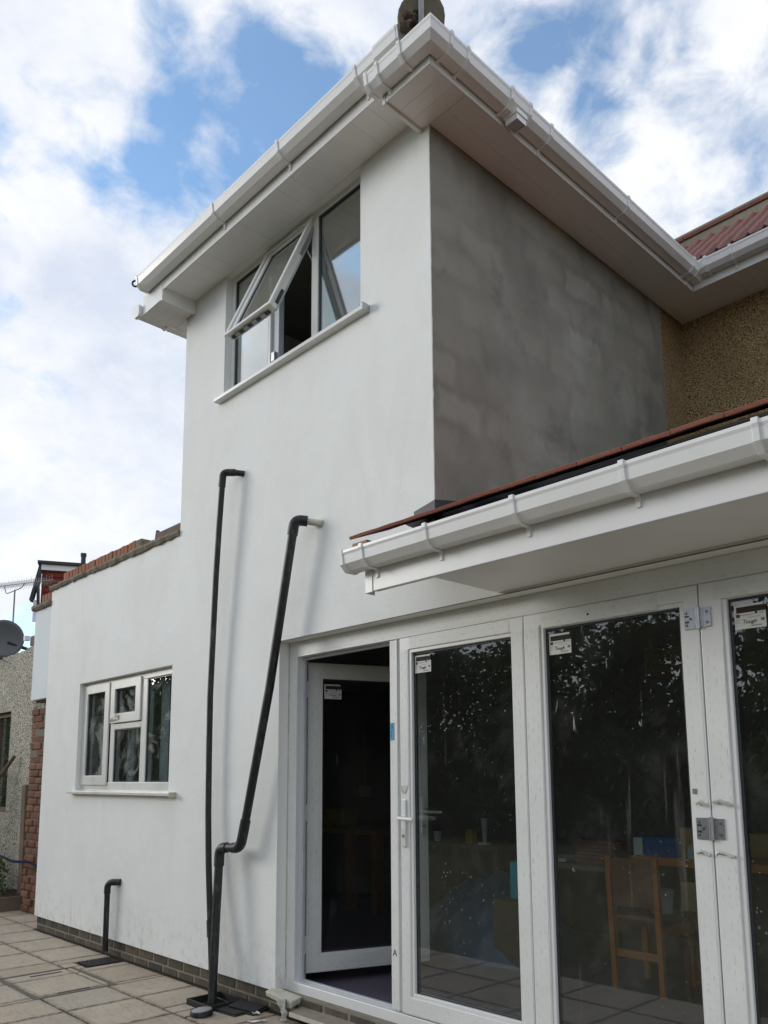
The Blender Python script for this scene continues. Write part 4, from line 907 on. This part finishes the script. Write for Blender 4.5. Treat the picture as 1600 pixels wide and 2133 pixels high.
# white scraps by the plinth
for k, (x_, y_, s_, lb) in enumerate(((1.29, -.105, .03, 'crumpled white scrap on the paving beside the loose grates'), (1.44, -.19, .035, 'torn white film scrap on the paving below the door cill'))):
    m_ = MB(); vs = []
    for i in range(5):
        for j in range(3): vs.append((s_*(i/2-1)*1.5+rnd.uniform(-.006, .006), s_*(j-1)*.5+rnd.uniform(-.006, .006), .004+abs(rnd.gauss(0, .008))))
    m_.poly(vs, [(3*i+j, 3*i+j+1, 3*i+j+4, 3*i+j+3) for i in range(4) for j in range(2)], 'upvc_clean')
    o = m_.build('plastic_scrap', loc=(x_, y_, .003), rot=(0, 0, k)); so = o.modifiers.new('thick', 'SOLIDIFY'); so.thickness = .002; tag(o, lb, 'scrap')

# ================================================================== left: boundary wall and neighbours
bw = thing('brick_wall', 'old red brick boundary wall end beneath the white overhang', 'brick wall', (-3.2, .3, 0))
Bx('mortar_core', (-.56, .75, .008, .25, -.05, 2.21), 'mortar', bw)
proto = None; r_ = 0; z = .01
while z < 2.19:
    h_ = .065
    x = -.565+(0 if r_ % 2 else -.0); k = 0
    while x < .45:
        l_ = .102 if (k == 0 and r_ % 2) else .215
        yel = r_ in (1,) and k == 0
        key = 'brick_yellow' if yel else 'brick_red'
        mb_ = MB().box(0, l_-.010, 0, .10, 0, h_, key)
        o = mb_.build('brick', bw, loc=(x, rnd.uniform(-.010, .014)-(.012 if z < 1.6 else 0), z), rot=(0, 0, rnd.uniform(-.03, .03) if z < 1.6 else 0), bevel=.012 if z < 1.6 else .004)
        if yel: o['label'] = 'yellow stock brick low in the wall'
        x += l_; k += 1
    z += .076; r_ += 1
nb = thing('outbuilding', 'cream pebbledash outbuilding with a dark timber window behind the brick wall end', 'outbuilding', (-4.8, .45, 0))
m_ = wall_grid([-3.2, -.45, -.10, .62][0:1]+[-.75, -.10, .62], [0, 1.02, 2.27, 2.95], lambda x, z: not (-.75 < x < -.10 and 1.02 < z < 2.27), 0, .25, 'pebble_cream')
o = m_.build('wall', nb)
# uneven top edge
m_ = MB(); vs = []; n = 40
for k in range(n+1):
    x = -3.2+3.82*k/n; t_ = 2.955+.0012*k+rnd.uniform(-.012, .012)+(.02 if k > 37 else 0)
    vs += [(x, .002, 2.949), (x, .002, t_), (x, .24, t_), (x, .24, 2.949)]
m_.poly(vs, [(4*k+e, 4*k+(e+1) % 4, 4*k+4+(e+1) % 4, 4*k+4+e) for k in range(n) for e in range(4)]+[(4*n, 4*n+1, 4*n+2, 4*n+3)], 'pebble_cream').build('broken_wall_top', nb)
MB().ring(-.75, -.10, 1.02, 2.27, .06, .06, .06, .06, .05, .12, 'wood_grey').build('window_frame', nb, bevel=.004)
MB().box(-.69, -.16, .08, .086, 1.08, 2.21, 'glass').build('pane', nb)
Bx('interior', (-.9, 0, .26, 1.2, .9, 2.4), 'felt', nb)
Bx('roof', (-3.3, .62, .3, 3.0, 2.85, 2.93), 'slate', nb)
MB().prism([(0, 0), (.5, .12), (.5, .20), (0, .06)], (-.35, .30, 2.93), (-.35, .42, 2.93), (1, 0, 0), (0, 0, 1), 'slate').build('roof_verge', nb)
plk = Bx('timber_plank', (-.06, .06, -.02, .02, 0, 1.36), 'wood_grey', None, .004); plk.location = (-4.08, .40, 0.0); plk.rotation_euler = (0, R(-2.5), 0); tag(plk, 'weathered timber plank standing between the pebbledash and the brick wall', 'plank')
br = MB().tube([(-5.25, .12, .9), (-4.55, .40, 1.70)], .022, 'wood_grey', 10).build('broom_handle', smooth=True)
br2 = tag(br, 'wooden pole leaning on the cream pebbledash wall', 'pole')
br.data.transform(Matrix.Translation((0, 0, 0)))
hp = [(-5.4, .22, .82), (-5.0, .24, .665), (-4.6, .22, .60), (-4.2, .20, .565), (-3.7, .16, .545), (-3.35, .20, .56), (-3.0, .24, .50)]
tag(MB().tube(hp, .014, 'hose', 8).build('garden_hose', smooth=True), 'navy blue hose stretched across the brick wall and pebbledash wall', 'hose')
sb = MB(); n = 12; vs = []
for i in range(n+1):
    for j in range(5): vs.append((-5.8+1.95*i/n, .05+.38*j/4, .14+rnd.uniform(-.02, .03)-(.03 if j == 0 else 0)))
fs = [(5*i+j, 5*i+j+1, 5*i+j+6, 5*i+j+5) for i in range(n) for j in range(4)]
sb.poly(vs, fs, 'soil'); sb.box(-5.8, -3.88, .03, .05, -.05, .15, 'wood_grey'); sb.box(-3.88, -3.85, .03, .40, -.05, .15, 'wood_grey')
tag(sb.build('soil_bed'), 'raised dark soil bed at the foot of the pebbledash wall', 'planter')
def plant(loc, h_, r_, n, mat, label, ls=.045):
    o = thing('garden_plant', label, 'plant', loc); m_ = MB()
    for k in range(n):
        a = rnd.uniform(0, 6.28); q = rnd.random(); rr = r_*math.sqrt(rnd.random()); p = Vector((rr*math.cos(a), rr*math.sin(a)*.6, h_*(.1+.9*q)))
        d_ = Vector((rnd.gauss(0, 1), rnd.gauss(0, 1), rnd.gauss(.3, .8))).normalized(); s_ = d_.orthogonal().normalized(); l_ = ls*rnd.uniform(.6, 1.3)
        m_.poly([p, p+d_*l_*.5+s_*l_*.22, p+d_*l_, p+d_*l_*.5-s_*l_*.22], [(0, 1, 2, 3)], mat)
    m_.build('foliage', o); MB().tube([(0, 0, 0), (.02, 0, h_*.8)], [.012, .004], 'bark', 6).build('stem', o)
    return o
plant((-4.55, .24, .15), .34, .22, 420, 'leaf', 'low bushy green plant in the soil bed', .06); plant((-4.10, .20, .14), .14, .09, 90, 'leaf_dark', 'tiny green weed at the right end of the soil bed', .04)
plant((-4.98, .22, .15), 1.45, .20, 420, 'leaf_dark', 'tall yellowish shrub at the left edge in front of the dark window', .07)
# satellite dish on the outbuilding
sdh = thing('satellite_dish', 'dark grey satellite dish above the pebbledash wall', 'satellite dish', (-5.44, .50, 3.26))
m_ = MB(); n = 28; rings = 6; vs = [(0, 0, 0)]
for i in range(1, rings+1):
    q = i/rings
    for k in range(n): a = 2*math.pi*k/n; vs.append((.27*q*math.cos(a), -.055*q*q, .25*q*math.sin(a)))
fs = [(0, 1+k, 1+(k+1) % n) for k in range(n)]
for i in range(rings-1):
    for k in range(n): a = 1+i*n; fs.append((a+k, a+(k+1) % n, a+n+(k+1) % n, a+n+k))
o = m_.poly(vs, fs, 'dish').build('dish', sdh, rot=(R(8), 0, R(48)), smooth=True); so = o.modifiers.new('thick', 'SOLIDIFY'); so.thickness = .008
MB().tube([(.02, .03, -.05), (.25, .25, -.16), (.62, .30, -.12)], .022, 'black_iron', 8).build('mount_arm', sdh); MB().tube([(0, -.03, -.26), (.24, -.20, -.33)], .014, 'black_iron', 6).build('feed_arm', sdh)
m_ = MB(); m_.box(.50, .66, .14, .26, -.14, -.02, 'black_iron'); m_.box(.44, .72, .12, .15, -.20, -.17, 'black_iron'); m_.build('bracket', sdh); Bx('cable_box', (.60, .66, .02, .08, -.10, -.04), 'white_box', sdh)
MB().tube([(.60, .2, -.2), (.60, .2, -.45)], .03, 'black_iron', 8).build('post', sdh)
# aerial
ae = thing('tv_aerial', 'thin metal television aerial on a mast against the sky at the left edge', 'aerial', (-7.30, 1.2, 2.9))
MB().tube([(0, 0, -.1), (-.014, 0, 1.46)], .012, 'alu', 8).build('mast', ae)
b0, b1 = Vector((-1.10, 0, 1.695)), Vector((1.53, 0, 1.335))
MB().tube([b0, b1], .006, 'alu', 8).build('boom', ae)
m_ = MB()
for k in range(26):
    p = b0.lerp(b1, (k+.5)/26); h_ = .075+.02*(k % 2)
    m_.tube([p-Vector((.05, .02, h_)), p, p+Vector((-.05, .02, h_))], .0025, 'alu', 4, False); m_.tube([p+Vector((0, -.16, 0)), p+Vector((0, .16, 0))], .0025, 'alu', 4, False)
o = m_.build('directors', ae); o['kind'] = 'stuff'
MB().tube(bend([(-.50, 0, 1.615), (-.43, 0, 1.46), (.30, 0, 1.44), (.40, 0, 1.49)], .1), .008, 'alu', 8).build('cradle', ae)
# neighbour's house with a tile-hung dormer
nh = thing('neighbour_house', 'neighbouring house with a red tile-hung dormer and white fascia seen over the parapet', 'house', (-13, 3.66, 0))
nh.rotation_euler = (0, 0, R(-26))
Bx('dormer_core', (-2.4, -.03, .02, 2.9, 4.2, 6.25), 'felt', nh)
tl = MB(); zz_ = 5.0; r_ = 0
while zz_ < 6.2:
    for k in range(15):
        y_ = .0+k*.165-(0.08 if r_ % 2 else 0); y_a, y_b = max(y_, .0), min(y_+.162, 2.2)
        if y_b-y_a < .03: continue
        tl.poly([(.0, y_a, zz_), (.0, y_b, zz_), (-.028, y_b, zz_+.135), (-.028, y_a, zz_+.135), (-.03, y_a, zz_), (-.03, y_b, zz_)], [(0, 1, 2, 3), (0, 1, 5, 4)], 'tilehang')
    zz_ += .118; r_ += 1
o = tl.build('hung_tiles', nh); o['kind'] = 'stuff'
Bx('fascia', (.001, .03, -.02, 2.9, 6.215, 6.345), 'upvc_clean', nh); Bx('flat_roof', (-2.5, .10, -.10, 3.0, 6.346, 6.42), 'slate', nh, .01)
MB().tube([(.02, .88, 6.36), (.02, .88, 6.60)], .055, 'slate', 10).build('vent_pipe', nh); MB().tube([(.02, .88, 6.60), (.02, .88, 6.67)], .068, 'slate', 10).build('vent_cowl', nh)
MB().tube([(.03, -.03, 6.20), (.04, -.06, 5.8), (.04, -.03, 5.2)], .035, 'slate', 8).build('downpipe', nh)
MB().prism([(-.06, 6.38), (-.24, 5.50), (-.17, 5.48), (.0, 6.34)], (-.25, 0, 0), (.02, 0, 0), (0, 1, 0), (0, 0, 1), 'slate').build('sloping_gutter', nh)
Bx('white_post', (-.06, -.01, -.15, -.08, 5.0, 5.5), 'upvc_clean', nh)
Bx('wall', (-2.3, -.2, .1, 2.8, 0, 4.19), 'brick_plinth', nh)

# ================================================================== things inside the doors
ch = thing('wooden_chair', 'orange-brown wooden chair with its back to the glass doors', 'chair', (2.97, 1.5, .136))
for x_ in (-.155, .155):
    MB().prism([(-.017, -.017), (.017, -.017), (.017, .017), (-.017, .017)], (x_, 0, 0), (x_*1.02, -.03, .80), (1, 0, 0), (0, 1, 0), 'wood_chair').build('rear_leg', ch, bevel=.004)
    MB().prism([(-.016, -.016), (.016, -.016), (.016, .016), (-.016, .016)], (x_, .38, 0), (x_, .38, .42), (1, 0, 0), (0, 1, 0), 'wood_chair').build('front_leg', ch, bevel=.004)
    Bx('seat_rail', (x_-.01, x_+.01, .02, .36, .33, .40), 'wood_chair', ch)
Bx('backrest', (-.140, .140, -.032, -.010, .50, .79), 'chair_panel', ch, .01); Bx('seat', (-.18, .18, -.005, .40, .42, .45), 'chair_panel', ch, .008)
Bx('back_rail', (-.14, .14, -.01, .012, .20, .245), 'wood_chair', ch, .004)
tb = thing('work_table', 'long wooden work table behind the chair, loaded with boxes', 'table', (3.3, 2.45, .136))
Bx('tabletop', (-.75, 1.3, -.25, .45, .68, .735), 'wood_chair', tb, .004)
for x_ in (-.68, 1.22):
    for y_ in (-.2, .4): Bx('leg', (x_-.03, x_+.03, y_-.03, y_+.03, 0, .679), 'wood_chair', tb)
tb2 = thing('side_table', 'low dark table with papers left of the chair', 'table', (2.1, 2.5, .136))
Bx('tabletop', (-.55, .35, -.3, .35, .60, .64), 'wood_grey', tb2, .004)
for x_ in (-.48, .28):
    for y_ in (-.25, .3): Bx('leg', (x_-.025, x_+.025, y_-.025, y_+.025, 0, .599), 'wood_grey', tb2)
def loose(name, d_, mat, label, cat, rot=0, bevel=.003):
    cx, cy = (d_[0]+d_[1])/2, (d_[2]+d_[3])/2
    o = MB().box(d_[0]-cx, d_[1]-cx, d_[2]-cy, d_[3]-cy, 0, d_[5]-d_[4], mat).build(name, loc=(cx, cy, d_[4]), rot=(0, 0, rot), bevel=bevel); return tag(o, label, cat)
zt = .136+.736
loose('storage_box', (2.58, 2.86, 2.25, 2.5, zt, zt+.13), 'blue_box', 'bright blue box on the work table', 'box'); loose('cardboard_sheet', (2.87, 3.0, 2.30, 2.33, zt, zt+.20), 'card', 'upright piece of cardboard beside the blue box', 'cardboard')
loose('carton', (2.96, 3.22, 2.22, 2.4, zt, zt+.09), 'white_box', 'small white carton on the front edge of the work table', 'box', .1); loose('carton', (3.1, 3.5, 2.6, 2.8, zt, zt+.16), 'card', 'brown cardboard carton at the back of the work table', 'box')
loose('carton', (2.55, 2.62, 2.24, 2.40, zt, zt+.12), 'white_box', 'pale end of a box left of the blue box', 'box')
st = thing('paper_stack', 'stack of dark red magazines on the side table', 'magazines', (2.15, 2.5, .136+.64))
for k in range(6): Bx('magazine', (-.17+rnd.uniform(-.02, .02), .15+rnd.uniform(-.02, .02), -.12, .12, .028*k, .028*k+.024), 'rustred', st)
loose('newspaper', (1.65, 1.92, 2.25, 2.6, .136+.641, .136+.665), 'white_box', 'pale folded papers on the side table', 'papers', .2)
loose('cardboard_sheet', (3.05, 3.35, 1.92, 1.95, .136, .136+.62), 'card', 'large cardboard sheet leaning behind the chair', 'cardboard')
tub = MB().tube([(0, 0, 0), (0, 0, .12), (0, 0, .14)], [.065, .075, .078], 'white_box', 20).build('plastic_tub', loc=(3.02, 1.72, .136+.45), smooth=True); tag(tub, 'pale plastic tub standing on the chair seat', 'tub')
stl = thing('low_stool', 'low dark red stool behind the right chair leg', 'stool', (3.35, 1.75, .136))
Bx('seat', (-.18, .2, -.15, .15, .30, .335), 'rustred', stl, .005)
for x_ in (-.14, .16):
    for y_ in (-.11, .11): Bx('leg', (x_-.015, x_+.015, y_-.015, y_+.015, 0, .299), 'rustred', stl)
loose('spray_bottle', (1.98, 2.07, 1.55, 1.62, .45+.136, .70+.136), 'teal', 'teal plastic bottle at the edge of the door glass', 'bottle')
loose('crate', (1.9, 2.2, 1.45, 1.75, .136, .585), 'wood_grey', 'dark crate under the teal bottle', 'crate')
tp_ = MB(); n = 40; mm = 30; vs = []
rr_ = random.Random(3)
for i in range(n+1):
    for j in range(mm+1):
        u_, v_ = i/n, j/mm; ex = math.sin(math.pi*u_)**.6*math.sin(math.pi*v_)**.6
        hgt = .46*ex*(1+.14*math.sin(u_*7+v_*4)+.12*abs(math.sin(v_*9-u_*6))+.10*abs(math.sin(u_*19+v_*11))+.06*math.sin(u_*41-v_*29))+.025*rr_.random()*ex
        vs.append((1.15*(u_-.5)+.03*math.sin(v_*9), .9*(v_-.5)+.03*math.sin(u_*8), max(.004, hgt)))
tp_.poly(vs, [(i*(mm+1)+j, (i+1)*(mm+1)+j, (i+1)*(mm+1)+j+1, i*(mm+1)+j+1) for i in range(n) for j in range(mm)], 'tarp')
tag(tp_.build('tarpaulin', loc=(1.55, 1.85, .137), smooth=True), 'crumpled dark blue tarpaulin heaped on the floor inside', 'tarpaulin')
bench = thing('workbench', 'wooden bench on square legs deep in the room seen through the open door', 'bench', (-.6, 2.55, .136))
Bx('top', (-.65, .45, -.3, .3, .74, .78), 'wood_chair', bench, .004)
for x_ in (-.55, .0, .38): Bx('leg', (x_-.045, x_+.045, -.27, -.18, 0, .739), 'wood_chair', bench)
loose('yellow_bag', (-1.15, -.85, 2.4, 2.65, .136+.781, .136+.97), 'yellow', 'yellow bag on the bench behind the open door', 'bag', .2, .04)
mug = MB().tube([(0, 0, 0), (0, 0, .085)], [.03, .038], 'white_box', 16).build('mug', loc=(.55, 2.35, .86), smooth=True); tag(mug, 'small white cup seen through the first folding door', 'cup')
tb3 = thing('shelf_table', 'plain dark table at the back under the cup', 'table', (.75, 2.5, .136))
Bx('tabletop', (-.45, .6, -.3, .35, .69, .722), 'wood_grey', tb3)
for x_ in (-.4, .55):
    for y_ in (-.25, .3): Bx('leg', (x_-.025, x_+.025, y_-.025, y_+.025, 0, .689), 'wood_grey', tb3)
mk = thing('wall_box', 'white control box on the back wall with a cable above it', 'control box', (-1.1, 2.99, 1.27))
Bx('case', (-.07, .07, -.05, -.001, -.05, .06), 'upvc_clean', mk, .004); MB().tube([(-.03, -.012, .06), (-.028, -.01, .75)], .006, 'upvc_clean', 6).build('cable', mk)
loose('yellow_tin', (.92, 1.0, 2.3, 2.36, .858, .98), 'yellow', 'small yellow tin beside the white cup', 'tin'); tag(MB().tube([(0, 0, 0), (0, 0, .02), (0, 0, .021), (.0, 0, .22)], [.06, .06, .015, .03], 'white_box', 12).build('desk_lamp', loc=(1.12, 2.32, .858)), 'pale stand on the back table right of the yellow tin', 'stand')

# ================================================================== garden trees opposite the house (seen in the glass)
def tree(loc, h_, r_, n, mat, label, seed):
    rg = random.Random(seed); o = thing('garden_tree', label, 'tree', loc); m_ = MB()
    m_.tube([(0, 0, -.1), (.08, .03, h_*.3), (.0, .1, h_*.75)], [.20, .13, .03], 'bark', 8)
    cl = []
    for k in range(44):
        a = rg.uniform(0, 6.28); q = rg.random()**1.25; rr = r_*(.35+.65*math.sqrt(rg.random()))*(1-.55*q)
        c_ = Vector((rr*math.cos(a), rr*math.sin(a), h_*(.10+.88*q))); cl.append((c_, r_*rg.uniform(.22, .42)))
        if k % 3 == 0: m_.tube([(.05, .03, h_*.25+q*h_*.3), c_*.6+Vector((0, 0, c_.z*.3)), c_], [.05, .03, .01], 'bark', 5)
    m_.build('trunk', o)
    f_ = MB()
    for k in range(n):
        c_, s_ = cl[rg.randrange(len(cl))]; d_ = Vector((rg.gauss(0, 1), rg.gauss(0, 1), rg.gauss(0, .8))); d_ = d_.normalized()*s_*rg.random()**.45
        p = c_+d_; e = Vector((rg.gauss(0, 1), rg.gauss(0, 1), rg.gauss(0, 1))).normalized(); g2 = e.orthogonal().normalized(); l_ = rg.uniform(.14, .30)
        f_.poly([p, p+e*l_*.5+g2*l_*.25, p+e*l_, p+e*l_*.5-g2*l_*.25], [(0, 1, 2, 3)], mat)
    f_.build('crown', o); return o
TR = [(-13.5, -13.5, 5.6, 2.6, 'a broad bushy tree left along the garden end'), (-9.6, -13.0, 5.3, 2.4, 'dense dark tree in the middle of the garden end'), (-6.2, -13.8, 5.3, 2.5, 'taller loose-crowned tree of the garden end'), (-2.9, -13.2, 4.8, 2.3, 'rounded tree right of the middle of the garden end'), (.6, -13.4, 4.7, 2.4, 'small round tree at the garden end opposite the doors'), (4.0, -13.0, 5.4, 2.5, 'bushy tree at the right of the garden end'),
      (-17.5, -11.0, 5.0, 2.6, 'low wide tree at the far left corner of the garden'), (-21.5, -8.5, 4.4, 2.4, 'small tree along the left side of the garden'), (-25, -6.0, 4.0, 2.3, 'smallest tree at the far end of the left side')]
for k, (x_, y_, h_, r_, lb) in enumerate(TR): tree((x_, y_, -.06), h_, r_, 12000, 'leaf_dark' if k % 2 else 'leaf', lb, 20+k)
hd = thing('garden_hedge', 'dense dark hedge along the end of the garden', 'hedge', (-6, -15.2, -.06)); m_ = MB(); rg = random.Random(5)
for k in range(9000):
    p = Vector((rg.uniform(-14, 13), rg.gauss(0, .25), 3.3*rg.random()**.8)); e = Vector((rg.gauss(0, 1), rg.gauss(0, 1), rg.gauss(0, 1))).normalized(); g2 = e.orthogonal().normalized(); l_ = rg.uniform(.14, .28)
    m_.poly([p, p+e*l_*.5+g2*l_*.3, p+e*l_, p+e*l_*.5-g2*l_*.3], [(0, 1, 2, 3)], 'leaf_dark')
m_.build('foliage', hd); Bx('hedge_core', (-14, 13, -.05, .05, 0, 2.9), 'leaf_dark', hd)
h2 = thing('garden_hedge', 'tall dense hedge running off to the left beyond the garden', 'hedge', (-24, -13.2, -.03)); h2.rotation_euler = (0, 0, R(-8)); m_ = MB()
for k in range(12000):
    p = Vector((rg.uniform(-16, 9), rg.gauss(0, .35), 6.2*rg.random()**.8)); e = Vector((rg.gauss(0, 1), rg.gauss(0, 1), rg.gauss(0, 1))).normalized(); g2 = e.orthogonal().normalized(); l_ = rg.uniform(.18, .34)
    m_.poly([p, p+e*l_*.5+g2*l_*.3, p+e*l_, p+e*l_*.5-g2*l_*.3], [(0, 1, 2, 3)], 'leaf_dark')
m_.build('foliage', h2); Bx('hedge_core', (-16, 9, -.05, .05, 0, 5.4), 'leaf_dark', h2)
print('objects', len(bpy.data.objects), 'tris', sum(len(o.data.polygons)*2 for o in bpy.data.objects if o.type == 'MESH'))
